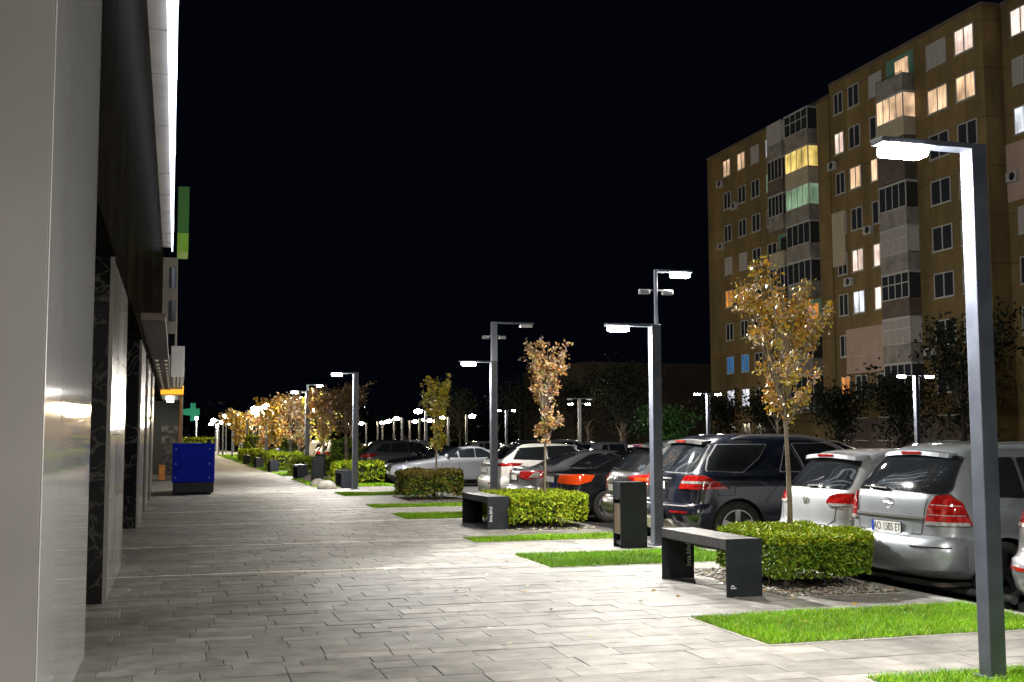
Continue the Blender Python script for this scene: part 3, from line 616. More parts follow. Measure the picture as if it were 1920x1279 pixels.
# ================================================================== hedges and trees
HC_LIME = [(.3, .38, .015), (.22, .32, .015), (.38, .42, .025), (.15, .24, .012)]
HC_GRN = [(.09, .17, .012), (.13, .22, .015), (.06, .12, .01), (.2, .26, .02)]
HC_BRN = [(.2, .13, .03), (.17, .16, .03), (.26, .2, .04), (.1, .1, .02)]
def hedge(name, label, x0, x1, y0, y1, h, n, size, pal, top=None, gap=.1, group='clipped hedges along the car park'):
    t = thing(name, label, 'hedge', ((x0 + x1) / 2, (y0 + y1) / 2, 0), 0, group); w, d = (x1 - x0) / 2, (y1 - y0) / 2
    top = top or pal
    ar = [2 * d * h, 2 * d * h, 2 * w * h, 2 * w * h, 4 * w * d]; k = RNG.choice(5, n, p=np.array(ar) / sum(ar))
    u = RNG.uniform(-1, 1, n); v = RNG.uniform(0, 1, n) ** .85; ins = np.abs(RNG.normal(0, .035 + size * .5, n)) - .02
    C = np.empty((n, 3)); zz = gap + v * (h - gap)
    for q in range(5):
        m = k == q
        if q < 2: C[m] = np.stack([(w - ins[m]) * (1 if q else -1), u[m] * d, zz[m]], 1)
        elif q < 4: C[m] = np.stack([u[m] * w, (d - ins[m]) * (1 if q == 3 else -1), zz[m]], 1)
        else: C[m] = np.stack([u[m] * w, RNG.uniform(-d, d, m.sum()), h - ins[m]], 1)
    # lumpy silhouette
    lump = .07 * (np.sin(C[:, 0] * 7 + C[:, 2] * 5) + np.sin(C[:, 1] * 6.3 + 2 + C[:, 0] * 3)) * min(1, h)
    rad = C.copy(); rad[:, 2] -= h * .5; rad /= (np.linalg.norm(rad, axis=1)[:, None] + 1e-6); C += rad * lump[:, None]
    # thin out the foot so stems show, round the corners
    cr = np.maximum(0, np.abs(C[:, 0]) / w - .82) * np.maximum(0, np.abs(C[:, 1]) / d - .82); C[:, :2] *= (1 - 1.6 * cr)[:, None]
    keep = RNG.random(n) < np.clip((C[:, 2] - gap * .5) / (h * .38) + .25, 0, 1); C = C[keep]; k = k[keep]; n = len(C)
    A, B = leafset(C, size * 1.25, .3); B *= .62
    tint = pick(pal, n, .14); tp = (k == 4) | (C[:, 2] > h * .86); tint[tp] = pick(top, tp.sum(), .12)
    quads('foliage', C, A, B, tint, M['hedge_leaf'], t)
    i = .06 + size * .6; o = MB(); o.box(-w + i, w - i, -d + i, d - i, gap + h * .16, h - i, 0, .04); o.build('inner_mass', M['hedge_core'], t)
    for _ in range(int(max(4, min(14, w * d * 14))) if n > 5000 else 3):
        x, y = random.uniform(-w * .85, w * .85), random.uniform(-d * .85, d * .85)
        o = MB(); o.tube([(x, y, -.02), (x + random.uniform(-.04, .04), y + random.uniform(-.04, .04), gap + h * .3)], [.014, .008], 0, 6)
        o.build('stem', M['bark'], t)
    return t
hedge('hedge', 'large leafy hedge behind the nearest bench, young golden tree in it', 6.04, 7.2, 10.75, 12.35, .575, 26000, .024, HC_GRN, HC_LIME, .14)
hedge('hedge', 'bright yellow green hedge beside the second bench', 5.72, 7.18, 19.55, 21.9, .58, 15000, .032, HC_LIME)
hedge('hedge', 'browning autumn hedge beneath the slim tree beyond the second bench', 5.84, 7.3, 29.4, 31.6, .74, 7000, .045, HC_GRN + HC_BRN, HC_BRN)
for (x0, x1, y0, y1, h, lab, pal) in [(5.6, 7.3, 41.2, 43.4, .75, 'yellow green low hedge right of the tall grey lamp post in the distance', HC_LIME), (5.0, 6.9, 51.5, 53.5, .8, 'low yellow hedge behind the far black benches', HC_LIME),
        (4.7, 6.4, 60.0, 63, .9, 'pale low hedge left of the white car in the distance', HC_LIME), (4.6, 5.8, 70, 74, .9, 'small lime hedge by the yellow van', HC_LIME), (4.5, 5.7, 84, 88, .9, 'lime hedge far along the walkway', HC_LIME),
        (6.55, 7.6, 48.8, 50.4, 1.55, 'tall dark green hedge right of the white hatchback', HC_GRN), (6.6, 8.2, 74, 77, 1.7, 'tall dark hedge under the yellow van', HC_GRN), (5.4, 6.6, 92, 95, 1.9, 'bright upright shrub far along the walkway', HC_LIME)]:
    hedge('hedge', lab, x0, x1, y0, y1, h, 1500, .09, pal)
hedge('hedge', 'long lime hedge closing the view behind the blue generator', .6, 3.6, 118, 120, 1.75, 2500, .14, HC_LIME)

AUT = [(.6, .34, .03), (.52, .3, .04), (.62, .42, .06), (.42, .25, .05), (.5, .42, .08), (.6, .5, .4), (.45, .3, .14)]
AUT2 = [(.55, .3, .1), (.62, .4, .2), (.6, .46, .36), (.42, .22, .08), (.62, .46, .16)]
YEL = [(.42, .33, .03), (.34, .3, .03), (.5, .38, .04), (.26, .26, .04)]
BRN = [(.16, .08, .03), (.22, .12, .05), (.12, .07, .03), (.25, .17, .06)]
def tree(name, label, x, y, h, z1, r, n, size, pal, br=14, tr=.035, lean=(0, 0), up=.62, group='young street trees along the walkway', top=.9, clump=.09):
    t = thing(name, label, 'tree', (x, y, 0), 0, group); o = MB(); pts = []; rs = []
    def at(u): return Vector((lean[0] * u + .02 * math.sin(u * 7), lean[1] * u + .02 * math.cos(u * 5), h * .93 * u))
    for k in range(9): u = k / 8; pts.append(at(u)); rs.append(tr * (1 - u) ** .8 + .004)
    pts[0].z = -.03; o.tube(pts, rs, 0, 9); tips = []; wts = []
    b = MB()
    for k in range(br):
        u = (z1 / (h * .93)) + (k / br) ** 1.1 * (.86 - z1 / (h * .93)); p0 = at(u); az = k * 2.4 + random.uniform(-.5, .5)
        reach = r * (1.0 - .62 * max(0, (u - .5) / .5)) * random.uniform(.6, 1.12)
        if k % 4 == 1: reach *= .55
        rise = reach * random.uniform(1.5, 2.7) * up * 2.1; zz = min(p0.z + rise, h * random.uniform(.84, 1.0))
        if k < 3: reach *= .55; zz = p0.z + .3 * rise
        e = Vector((p0.x + math.cos(az) * reach, p0.y + math.sin(az) * reach, zz)); P = []; Rr = []
        for q in range(7):
            v = q / 6; c = p0.lerp(e, v); c.z -= 0; c.x -= math.cos(az) * reach * .06 * math.sin(v * 3.14); c.y -= math.sin(az) * reach * .06 * math.sin(v * 3.14)
            c += Vector((random.uniform(-1, 1), random.uniform(-1, 1), random.uniform(-1, 1))) * .02 * r; P.append(c); Rr.append(tr * .42 * (1 - v) + .003)
        b.tube(P, Rr, 0, 6)
        for q in range(1, 7): tips.append(P[q]); wts.append(.25 + q / 6)
        for q in range(4):
            s = P[random.randint(2, 5)]; a2 = az + random.uniform(-1.3, 1.3); l = reach * random.uniform(.2, .5); e2 = s + Vector((math.cos(a2) * l * .7, math.sin(a2) * l * .7, l * random.uniform(.3, 1.1))); e2.z = min(e2.z, h)
            b.tube([s, s.lerp(e2, .5) + Vector((0, 0, .01)), e2], [.006, .004, .002], 0, 5, False)
            for v in (.4, .7, 1.0): tips.append(s.lerp(e2, v)); wts.append(1.0)
    for q in range(5, 9): tips.append(pts[q]); wts.append(.6)
    bk = M['bark_dark'] if name == 'dark_tree' else M['bark']; o.build('trunk', bk, t); b.build('branch', bk, t)
    if n:
        T = np.array([p[:] for p in tips]); W = np.array(wts); nc = max(40, n // 9); ci = RNG.choice(len(T), nc, p=W / W.sum())
        cc = T[ci] + RNG.normal(0, clump * r * .9, (nc, 3)); li = RNG.integers(0, nc, n); C = cc[li] + RNG.normal(0, clump * .55 * r + size * .5, (n, 3))
        A, B = leafset(C, size, .1); ct = pick(pal, nc, .2); tint = np.clip(ct[li] * RNG.uniform(.75, 1.25, (n, 1)), 0, 1)
        mx = RNG.random(n) < .35; tint[mx] = pick(pal, mx.sum(), .15)
        quads('foliage', C, A, B, tint, M['hedge_leaf'] if name == 'dark_tree' else M['leaf'], t)
    return t
tree('street_tree', 'young tree with golden autumn leaves in the large hedge', 6.72, 11.75, 3.55, 1.72, .72, 5200, .026, AUT, 22, .034, (-.03, .0), .7, clump=.055)
tree('street_tree', 'slim young tree with copper leaves behind the second bench', 6.78, 21.1, 3.65, 1.45, .6, 2900, .035, AUT2, 16, .03, (.12, 0), .95, clump=.06)
tree('street_tree', 'slim yellow leaved young tree over the browning hedge', 6.76, 30.6, 3.4, 1.2, .5, 2200, .046, YEL, 15, .028, (.12, 0), 1.0, clump=.07)
tree('street_tree', 'dark brown leaved tree beside the tall grey post by the white hatchback', 6.9, 48.5, 4.0, 1.75, 1.15, 2600, .07, BRN, 20, .09, (0, 0), .6)
tree('street_tree', 'bright yellow tree behind the dark brown one', 7.0, 57, 3.9, 1.4, 1.3, 2200, .09, YEL, 18, .06, (0, 0), .5)
tree('street_tree', 'copper tree partly behind the dark lamp post left of centre', 6.5, 53.0, 3.9, 1.5, 1.0, 2200, .08, AUT2, 16, .05)
tree('street_tree', 'pale orange leaved tree with light trunk left of the dark lamp post', 6.3, 62, 4.0, 1.4, 1.5, 2600, .1, AUT2, 18, .07, (0, 0), .5)
tree('street_tree', 'amber tree left of the pale orange one', 5.9, 72, 4.1, 1.3, 1.4, 2000, .11, AUT, 16, .06, (0, 0), .5)
tree('street_tree', 'small copper tree far along the walkway', 6.5, 88, 3.6, 1.1, 1.4, 1500, .13, AUT2, 14, .06, (0, 0), .5)
tree('street_tree', 'rounded amber tree near the far end of the walkway', 5.2, 100, 4.0, 1.4, 1.7, 2000, .13, AUT, 16, .08, (0, 0), .5)
# bare saplings in the car park
for (x, y, h, lab) in [(25.6, 70.0, 3.1, 'bare sapling under the twin lamp left of the second lamp post'), (24.2, 56.0, 3.0, 'bare sapling behind the black SUV roof'), (29.5, 52.5, 3.2, 'bare sapling in front of the pink flowered wall'),
                       (26.5, 66.5, 2.9, 'bare sapling by the unlit twin lamp'), (25.5, 92.0, 3.0, 'bare sapling below the smallest twin lamp'), (26, 112, 3.2, 'bare sapling among the distant lamps')]:
    tree('bare_sapling', lab, x, y, h, 1.2, .9, 0, .1, BRN, 9, .07, (0, 0), .45, group='bare saplings in the car park')
# dark trees in front of the flats and beyond the car park
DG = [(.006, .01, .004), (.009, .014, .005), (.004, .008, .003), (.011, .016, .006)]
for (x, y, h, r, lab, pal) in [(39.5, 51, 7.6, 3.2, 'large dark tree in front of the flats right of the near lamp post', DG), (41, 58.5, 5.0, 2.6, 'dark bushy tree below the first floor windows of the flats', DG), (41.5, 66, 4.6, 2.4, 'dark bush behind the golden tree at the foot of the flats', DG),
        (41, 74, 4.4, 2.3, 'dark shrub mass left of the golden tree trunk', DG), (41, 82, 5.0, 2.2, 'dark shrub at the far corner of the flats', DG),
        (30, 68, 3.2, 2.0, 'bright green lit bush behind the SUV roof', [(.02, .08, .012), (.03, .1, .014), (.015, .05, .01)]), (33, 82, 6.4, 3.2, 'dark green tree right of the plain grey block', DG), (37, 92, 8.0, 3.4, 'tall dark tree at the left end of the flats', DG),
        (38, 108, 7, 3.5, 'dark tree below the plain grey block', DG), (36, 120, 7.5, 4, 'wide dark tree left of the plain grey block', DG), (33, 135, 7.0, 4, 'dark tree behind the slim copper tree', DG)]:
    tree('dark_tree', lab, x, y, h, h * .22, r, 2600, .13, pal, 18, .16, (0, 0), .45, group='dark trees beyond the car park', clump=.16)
# pink flowering shrub by the wall
C = np.stack([RNG.uniform(-1.6, 1.6, 900), RNG.uniform(-1, 1, 900), np.abs(RNG.normal(0, .6, 900)) + .2], 1); A, B = leafset(C, .1)
t = thing('flowering_shrub', 'pink flowering shrub against the flats above the black SUV', 'shrub', (42.5, 80.5, -.1)); quads('foliage', C, A, B, pick([(.4, .12, .2), (.5, .2, .3), (.12, .1, .05)], 900), M['leaf'], t)
n = 5200; C = np.stack([RNG.uniform(-30, 62, n), RNG.uniform(205, 220, n), np.abs(RNG.normal(0, 3.2, n))], 1); A, B = leafset(C, .8)
tag(quads('tree_line', C, A, B, pick(DG, n), M['leaf']), 'dark far line of trees behind the lamps', 'trees', kind='stuff')

# a few fallen leaves under the young trees
P = []
for (cx, cy, sx, sy, k) in ((6.3, 11.2, 1.1, 1.3, 90), (6.2, 20.6, 1.0, 1.6, 60), (5.6, 9.2, 1.4, .6, 25), (3.6, 11, 2.2, 3.5, 30)):
    P.append(np.stack([RNG.normal(cx, sx * .5, k), RNG.normal(cy, sy * .5, k), np.full(k, .022)], 1))
C = np.concatenate(P); n = len(C); N = np.stack([RNG.normal(0, .25, n), RNG.normal(0, .25, n), np.ones(n)], 1); A = np.cross(N, unit(n)); A /= np.linalg.norm(A, axis=1)[:, None]; B = np.cross(N, A)
tag(quads('fallen_leaves', C, A * .03, B * .02, pick(AUT + BRN, n, .2), M['leaf']), 'small fallen autumn leaves scattered under the young trees', 'leaves', kind='stuff')

# ================================================================== CARS
def pchip(xs, ys):
    xs = np.array(xs, float); ys = np.array(ys, float); h = np.diff(xs); d = np.diff(ys) / h; m = np.zeros_like(xs)
    for i in range(1, len(xs) - 1):
        if d[i - 1] * d[i] > 0:
            w1 = 2 * h[i] + h[i - 1]; w2 = h[i] + 2 * h[i - 1]; m[i] = (w1 + w2) / (w1 / d[i - 1] + w2 / d[i])
    m[0] = d[0]; m[-1] = d[-1]
    def f(x):
        i = int(np.clip(np.searchsorted(xs, x) - 1, 0, len(xs) - 2)); t = (x - xs[i]) / h[i]
        return ((1 + 2 * t) * (1 - t) ** 2 * ys[i] + t * (1 - t) ** 2 * h[i] * m[i] + t * t * (3 - 2 * t) * ys[i + 1] + t * t * (t - 1) * h[i] * m[i + 1])
    return f
def paint(name, c, metal=.5, rough=.32):
    m = prin(name, c, rough, metal, Coat_Weight=1.0, Coat_Roughness=.04)
    n = nd(m, 'ShaderNodeTexNoise'); n.inputs['Scale'].default_value = 2.2; n.inputs['Detail'].default_value = 9; tc = nd(m, 'ShaderNodeTexCoord'); lk(m, tc.outputs['Object'], n.inputs['Vector'])
    mr = nd(m, 'ShaderNodeMapRange'); mr.inputs[3].default_value = rough - .06; mr.inputs[4].default_value = rough + .1; lk(m, n.outputs[0], mr.inputs[0]); lk(m, mr.outputs[0], bsdf(m).inputs['Roughness'])
    mr = nd(m, 'ShaderNodeMapRange'); mr.inputs[1].default_value = .35; mr.inputs[2].default_value = .75; mr.inputs[3].default_value = .02; mr.inputs[4].default_value = .16; lk(m, n.outputs[0], mr.inputs[0]); lk(m, mr.outputs[0], bsdf(m).inputs['Coat Roughness'])
    d = nd(m, 'ShaderNodeTexNoise'); d.inputs['Scale'].default_value = 3.5; d.inputs['Detail'].default_value = 12; d.inputs['Roughness'].default_value = .75; lk(m, tc.outputs['Object'], d.inputs['Vector'])
    dr = nd(m, 'ShaderNodeMapRange'); dr.inputs[1].default_value = .5; dr.inputs[2].default_value = .75; dr.inputs[4].default_value = .3; lk(m, d.outputs[0], dr.inputs[0])
    mx = nd(m, 'ShaderNodeMix', data_type='RGBA'); mx.inputs[6].default_value = (*c, 1); mx.inputs[7].default_value = (.16, .14, .12, 1); lk(m, dr.outputs[0], mx.inputs[0]); lk(m, mx.outputs[2], bsdf(m).inputs['Base Color'])
    return m
PT = dict(silver=paint('silver_paint', (.36, .39, .43), .6), golf=paint('pale_silver_paint', (.5, .52, .55), .5), navy=paint('navy_paint', (.008, .011, .022), .2, .22), grey=paint('dark_grey_paint', (.075, .078, .088), .5, .3),
          black=paint('black_paint', (.01, .011, .014), .1, .2), mid=paint('mid_grey_paint', (.2, .205, .22), .55, .3), white=paint('white_car_paint', (.72, .71, .69), 0, .3), bmw=paint('light_silver_paint', (.5, .53, .58), .5), yellow=paint('yellow_car_paint', (.7, .42, .02), 0, .35), blue=paint('blue_car_paint', (.03, .08, .35), 0, .35))
M['glass'] = prin('tinted_glass', (.012, .014, .017), .04, 0, IOR=1.55); M['seal'] = prin('rubber_seal', (.012, .012, .012), .6); M['chrome'] = prin('chrome', (.72, .72, .74), .3, .75)
M['redlens'] = prin('red_lens', (.5, .012, .01), .08, 0, Coat_Weight=1.0, Coat_Roughness=.03); M['clearlens'] = prin('clear_lens', (.62, .6, .6), .1, .4); M['amberlens'] = prin('orange_red_lens', (.75, .07, .01), .1)
def lensmat(m, a, b):
    tc = nd(m, 'ShaderNodeTexCoord'); v = nd(m, 'ShaderNodeTexVoronoi'); v.inputs['Scale'].default_value = 22; lk(m, tc.outputs['Object'], v.inputs['Vector'])
    r = nd(m, 'ShaderNodeValToRGB'); r.color_ramp.elements[0].color = (*a, 1); r.color_ramp.elements[1].color = (*b, 1); r.color_ramp.elements[1].position = .8; lk(m, v.outputs['Distance'], r.inputs[0]); lk(m, r.outputs[0], bsdf(m).inputs['Base Color'])
lensmat(M['redlens'], (.5, .02, .016), (.2, .004, .004)); lensmat(M['clearlens'], (.75, .73, .72), (.35, .34, .35))
M['plate'] = prin('plate_white', (.72, .72, .7), .35); M['plateblue'] = prin('plate_blue', (.02, .06, .4), .4); M['ink'] = prin('plate_ink', (.01, .01, .012), .5)
M['plastic'] = noisy(prin('black_plastic', (.02, .02, .021), .6), (.014, .014, .015), (.03, .03, .03), 12); M['tyre'] = noisy(prin('tyre', (.016, .016, .016), .8), (.012, .012, .012), (.03, .028, .026), 14)
M['alloy'] = prin('alloy', (.5, .5, .52), .28, .85); M['darkalloy'] = prin('dark_alloy', (.03, .03, .033), .3, .5); M['headlens'] = prin('headlamp', (.5, .5, .62), .06, .6)
M['undertray'] = prin('undertray', (.06, .05, .045), .8); M['skid'] = prin('skid_plate', (.5, .47, .43), .35, .5)
WCACHE = {}
def wheel_meshes(rad, wid, style):
    k = (rad, wid, style)
    if k in WCACHE: return WCACHE[k]
    rr = rad * .68; o = MB(); w = wid / 2
    o.lathe([(rr, -w * .82), (rr + .02, -w * .97), (rad * .86, -w), (rad * .95, -w * .9), (rad, -w * .68), (rad, w * .68), (rad * .95, w * .9), (rad * .86, w), (rr, w * .82), (rr, -w * .82)], 36)
    ty = o.mesh('wheel', M['tyre']); o = MB()
    o.lathe([(rr, -w * .86), (rr * .95, -w * .88), (rr * .92, -w * .7), (rr * .9, w * .5)], 36)
    o.lathe([(0, w * .1), (rr * .92, w * .1)], 24, 'y', 1); n = 5
    o.lathe([(0, -w * .74), (rr * .13, -w * .74), (rr * .22, -w * .6), (rr * .24, w * .1)], 20)
    for q in range(n):
        a = 2 * math.pi * q / n + .3; c, s = math.cos(a), math.sin(a); hw = rr * (.13 if style != 'slim' else .075)
        offs = (0,) if style != 'slim' else (-.11 * rr, .11 * rr)
        for of in offs:
            def pt(r, u, y): return (r * c - (u + of) * s, y, r * s + (u + of) * c)
            r0, r1 = rr * .15, rr * .95; h1 = hw * 1.25
            A = [pt(r0, -hw, -w * .72), pt(r0, hw, -w * .72), pt(r1, h1, -w * .84), pt(r1, -h1, -w * .84)]; B = [pt(r0, -hw, -w * .3), pt(r0, hw, -w * .3), pt(r1, h1, -w * .5), pt(r1, -h1, -w * .5)]
            o.face(A); o.face([A[1], B[1], B[2], A[2]]); o.face([A[3], A[2], B[2], B[3]]); o.face([A[0], A[3], B[3], B[0]])
    rm = o.mesh('rim', [M['alloy'] if style != 'dark' else M['darkalloy'], M['plastic']]); WCACHE[k] = (ty, rm); return ty, rm

class Car:
    def __init__(s, name, label, pm, sp, x, y, flip=False, detail=True, group=None, rz=0, cat='car'):
        s.sp = sp; L = sp['L']; s.pm = PT[pm]
        s.t = thing(name, label, cat, ((x + L) if flip else x, y, PARK_Z), (math.pi if flip else 0) + rz, group or 'parked cars')
        pz = sorted(sp['prof']); z = [p[0] for p in pz]; fr = pchip(z, [p[1] for p in pz]); ff = pchip(z, [L - p[2] for p in pz]); fw = pchip(z, [p[3] for p in pz])
        zs = [];
        for a, b in zip(z[:-1], z[1:]):
            m = max(2, int((b - a) / (.025 if detail else .05))) if b - a > .015 else 2
            zs += [a + (b - a) * k / m for k in range(m)]
        zs.append(z[-1]); Rr, Rf = sp.get('Rr', .34), sp.get('Rf', .6); pr = sp.get('pr', 3.0); na = 13 if detail else 9; ns = 22 if detail else 12
        V = []; F = []; MI = []
        def half(zz, na=na, ns=ns):
            xr, xf, w = fr(zz), ff(zz), fw(zz); ln = xf - xr; a, b = min(Rr, ln * .4), min(Rf, ln * .45); h = []
            for k in range(na): th = math.pi / 2 * (k / (na - 1)); h.append((xr + a * (1 - max(0, math.cos(th)) ** (2 / pr)), w * max(0, math.sin(th)) ** (2 / pr)))
            for k in range(1, ns): u = k / ns; h.append((xr + a + (xf - b - xr - a) * u, w * (1 + .012 * math.sin(u * math.pi))))
            for k in range(na): th = math.pi / 2 * (1 - k / (na - 1)); h.append((xf - b * (1 - max(0, math.cos(th)) ** (2 / 2.5)), w * max(0, math.sin(th)) ** (2 / 2.5)))
            return h
        s.half = half
        for zz in zs:
            h = half(zz); ring = [(p[0], p[1], zz) for p in h] + [(p[0], -p[1], zz) for p in h[-2:0:-1]]; V += ring
        m = len(ring)
        for i in range(len(zs) - 1):
            zc = (zs[i] + zs[i + 1]) / 2; mi = 2 if zc < sp.get('clad', .24) else 0
            for k in range(m): k2 = (k + 1) % m; F.append((i * m + k, (i + 1) * m + k, (i + 1) * m + k2, i * m + k2)); MI.append(mi)
        F.append(tuple(range(m))); MI.append(1); q = (len(zs) - 1) * m; F.append(tuple(q + k for k in range(m))[::-1]); MI.append(0)
        me = bpy.data.meshes.new('body'); me.from_pydata(V, [], F); me.polygons.foreach_set('material_index', MI); me.polygons.foreach_set('use_smooth', [True] * len(F))
        bm = bmesh.new(); bm.from_mesh(me); bmesh.ops.recalc_face_normals(bm, faces=bm.faces); bm.to_mesh(me); s.bvh = BVHTree.FromBMesh(bm); bm.free()
        for mm in (s.pm, M['plastic'], M['plastic'] if not sp.get('cladpaint') else s.pm): me.materials.append(mm)
        ob = link('body', me, s.t); wr = sp['wr']; wx = sp['wx']
        if detail:
            c = MB()
            for x_ in wx:
                for sg in (-1, 1): c.lathe([(0, sg * (sp['W'] / 2 + .1)), (wr + .045, sg * (sp['W'] / 2 + .1)), (wr + .045, sg * (sp['W'] / 2 - .3)), (0, sg * (sp['W'] / 2 - .3))], 40, 'y', 1, (x_, 0, wr))
            cm = c.mesh('cut', [s.pm, M['plastic']]); bm = bmesh.new(); bm.from_mesh(cm); bmesh.ops.remove_doubles(bm, verts=bm.verts, dist=1e-4); bmesh.ops.recalc_face_normals(bm, faces=bm.faces); bm.to_mesh(cm); bm.free()
            co = link('cut', cm, s.t); md = ob.modifiers.new('b', 'BOOLEAN'); md.operation = 'DIFFERENCE'; md.object = co; md.solver = 'EXACT'
            bpy.context.view_layer.update(); ne = bpy.data.meshes.new_from_object(ob.evaluated_get(bpy.context.evaluated_depsgraph_get())); ob.modifiers.clear(); ob.data = ne; ne.name = 'body'; bpy.data.objects.remove(co)
            me = ne
        me.set_sharp_from_angle(angle=R(38)); s.body = ob
        ty, rm = wheel_meshes(wr, .215, sp.get('rim', 'five'))
        for x_ in wx:
            for sg in (-1, 1):
                wo = link('wheel', ty, s.t, (x_, sg * (sp['W'] / 2 - .125), wr), 0 if sg < 0 else math.pi)
                if detail: link('rim', rm, wo)
        s.windows(detail)
    def wpt(s, u, v, sg, front, off):
        h = s.half(v, 30, 30); h = h[::-1] if front else h; acc = 0
        for p, q in zip(h[:-1], h[1:]):
            l = math.hypot(q[0] - p[0], q[1] - p[1])
            if acc + l >= u:
                t = (u - acc) / max(l, 1e-6); dx, dy = (q[0] - p[0]) / max(l, 1e-6), (q[1] - p[1]) / max(l, 1e-6)
                n = (-dy, dx) if not front else (dy, -dx)
                if front: n = (dy, -dx)
                if (n[0] * (-1 if not front else 1) < -.01) or (abs(n[0]) < .3 and n[1] < 0): n = (-n[0], -n[1])
                x, y = p[0] + (q[0] - p[0]) * t, p[1] + (q[1] - p[1]) * t
                return Vector((x + n[0] * off, (y + n[1] * off) * sg, v)), Vector((-n[0], -n[1] * sg, 0))
            acc += l
        return None, Vector((1, 0, 0))
    def hit(s, plane, u, v):
        if plane[0] == 'w': return s.wpt(abs(u) if plane[1] == 'c' else max(u, 0), v, (1 if u >= 0 else -1) if plane[1] == 'c' else (1 if plane[1] == '+' else -1), plane.endswith('f'), 0)
        if plane == 'rear': o, d = Vector((-3, u, v)), Vector((1, 0, 0))
        elif plane == 'front': o, d = Vector((9, u, v)), Vector((-1, 0, 0))
        elif plane == 'right': o, d = Vector((u, -4, v)), Vector((0, 1, 0))
        elif plane == 'left': o, d = Vector((u, 4, v)), Vector((0, -1, 0))
        else: o, d = Vector((u, v, 5)), Vector((0, 0, -1))
        h = s.bvh.ray_cast(o, d); return (h[0], d) if h[0] is not None else (None, d)
    def decal(s, name, plane, polys, mat, off=.004, parent=None, res=.07, rnd=0.0, label=None):
        o = MB()
        for poly in polys:
            P = [Vector((a, b)) for a, b in poly]
            if rnd:
                Q = []
                for i, p in enumerate(P):
                    a = p + (P[i - 1] - p) * min(.45, rnd / max((P[i - 1] - p).length, 1e-4)); b = p + (P[(i + 1) % len(P)] - p) * min(.45, rnd / max((P[(i + 1) % len(P)] - p).length, 1e-4))
                    for tt in (0, .25, .5, .75, 1): Q.append(a * (1 - tt) ** 2 + p * 2 * tt * (1 - tt) + b * tt * tt)
                P = Q
            bm = bmesh.new(); f = bm.faces.new([bm.verts.new((p.x, p.y, 0)) for p in P]); bmesh.ops.triangulate(bm, faces=bm.faces[:])
            for _ in range(4):
                ed = [e for e in bm.edges if e.calc_length() > res]
                if not ed: break
                bmesh.ops.subdivide_edges(bm, edges=ed, cuts=1); bmesh.ops.triangulate(bm, faces=[f for f in bm.faces if len(f.verts) > 3])
            bad = []
            for v in bm.verts:
                h, d = s.hit(plane, v.co.x, v.co.y)
                if h is None: bad.append(v)
                else: v.co = h - d * off
            if bad: bmesh.ops.delete(bm, geom=bad, context='VERTS')
            if not bm.faces: bm.free(); continue
            bd = [e for e in bm.edges if e.is_boundary]; r = bmesh.ops.extrude_edge_only(bm, edges=bd)
            for g in r['geom']:
                if isinstance(g, bmesh.types.BMVert): g.co = g.co + d * (off + .006)
            bmesh.ops.recalc_face_normals(bm, faces=bm.faces)
            o.bm(bm, 0, True)
        me = o.mesh(name, mat, 35); ob = link(name, me, parent or s.t)
        if label: ob['label'] = label
        return ob
    @staticmethod
    def grow(poly, k):
        c = Vector((sum(p[0] for p in poly) / len(poly), sum(p[1] for p in poly) / len(poly)))
        return [tuple(c + (Vector(p) - c) * (1 + k / max((Vector(p) - c).length, .05))) for p in poly]
    @staticmethod
    def sym(half): return [(a, b) for a, b in half] + [(-a, b) for a, b in half[::-1]]
    def windows(s, detail):
        sp = s.sp; rs = .07 if detail else .12; r = .035
        if 'rearwin' in sp:
            p = s.sym([(a * 1.06, b) for a, b in sp['rearwin']])
            if detail: s.decal('rear_window_seal', 'wc', [s.grow(p, .025)], M['seal'], .002, None, rs, r)
            s.decal('rear_window', 'wc', [p], M['glass'], .006, None, rs, r)
        if 'frontwin' in sp:
            p = s.sym([(a * 1.06, b) for a, b in sp['frontwin']]); s.decal('windscreen', 'wcf', [p], M['glass'], .006, None, rs, r)
        for pl in ('right', 'left'):
            if detail and sp.get('sideseal'): s.decal('window_trim', pl, [s.grow(sp['sideseal'], .018)], M['chrome'] if sp.get('chrometrim') else M['seal'], .002, None, rs, r)
            elif detail: s.decal('window_trim', pl, [s.grow(q, .02) for q in sp['side']], M['chrome'] if sp.get('chrometrim') else M['seal'], .002, None, rs, r)
            s.decal('side_window', pl, sp['side'], M['glass'], .006, None, rs, r)
        if not detail: return
        ln = sp.get('lines', [])
        for pl in ('right', 'left'):
            P = []
            for q in ln: P += s.strip(q)
            if P: s.decal('shut_line', pl, P, M['seal'], .0012, s.body, .09)
        for (x_, z) in sp.get('handles', []):
            for sg, pl in ((-1, 'right'), (1, 'left')):
                h, _ = s.hit(pl, x_, z)
                if h: o = MB(); o.box(x_ - .09, x_ + .09, h.y - .012, h.y + .03 * sg, z - .014, z + .014, 0, .008); o.build('handle', M['chrome'] if sp.get('chrometrim') else s.pm, s.t)
        if 'mirror' in sp:
            x_, z = sp['mirror']
            for sg, pl in ((-1, 'right'), (1, 'left')):
                h, _ = s.hit(pl, x_, z)
                if h: o = MB(); o.ball((x_ + .02, h.y + sg * .1, z + .04), (.07, .12, .085)); o.tube([(x_, h.y - .02 * sg, z - .02), (x_ + .02, h.y + sg * .08, z)], .025, 0, 8); o.build('mirror', s.pm, s.t)
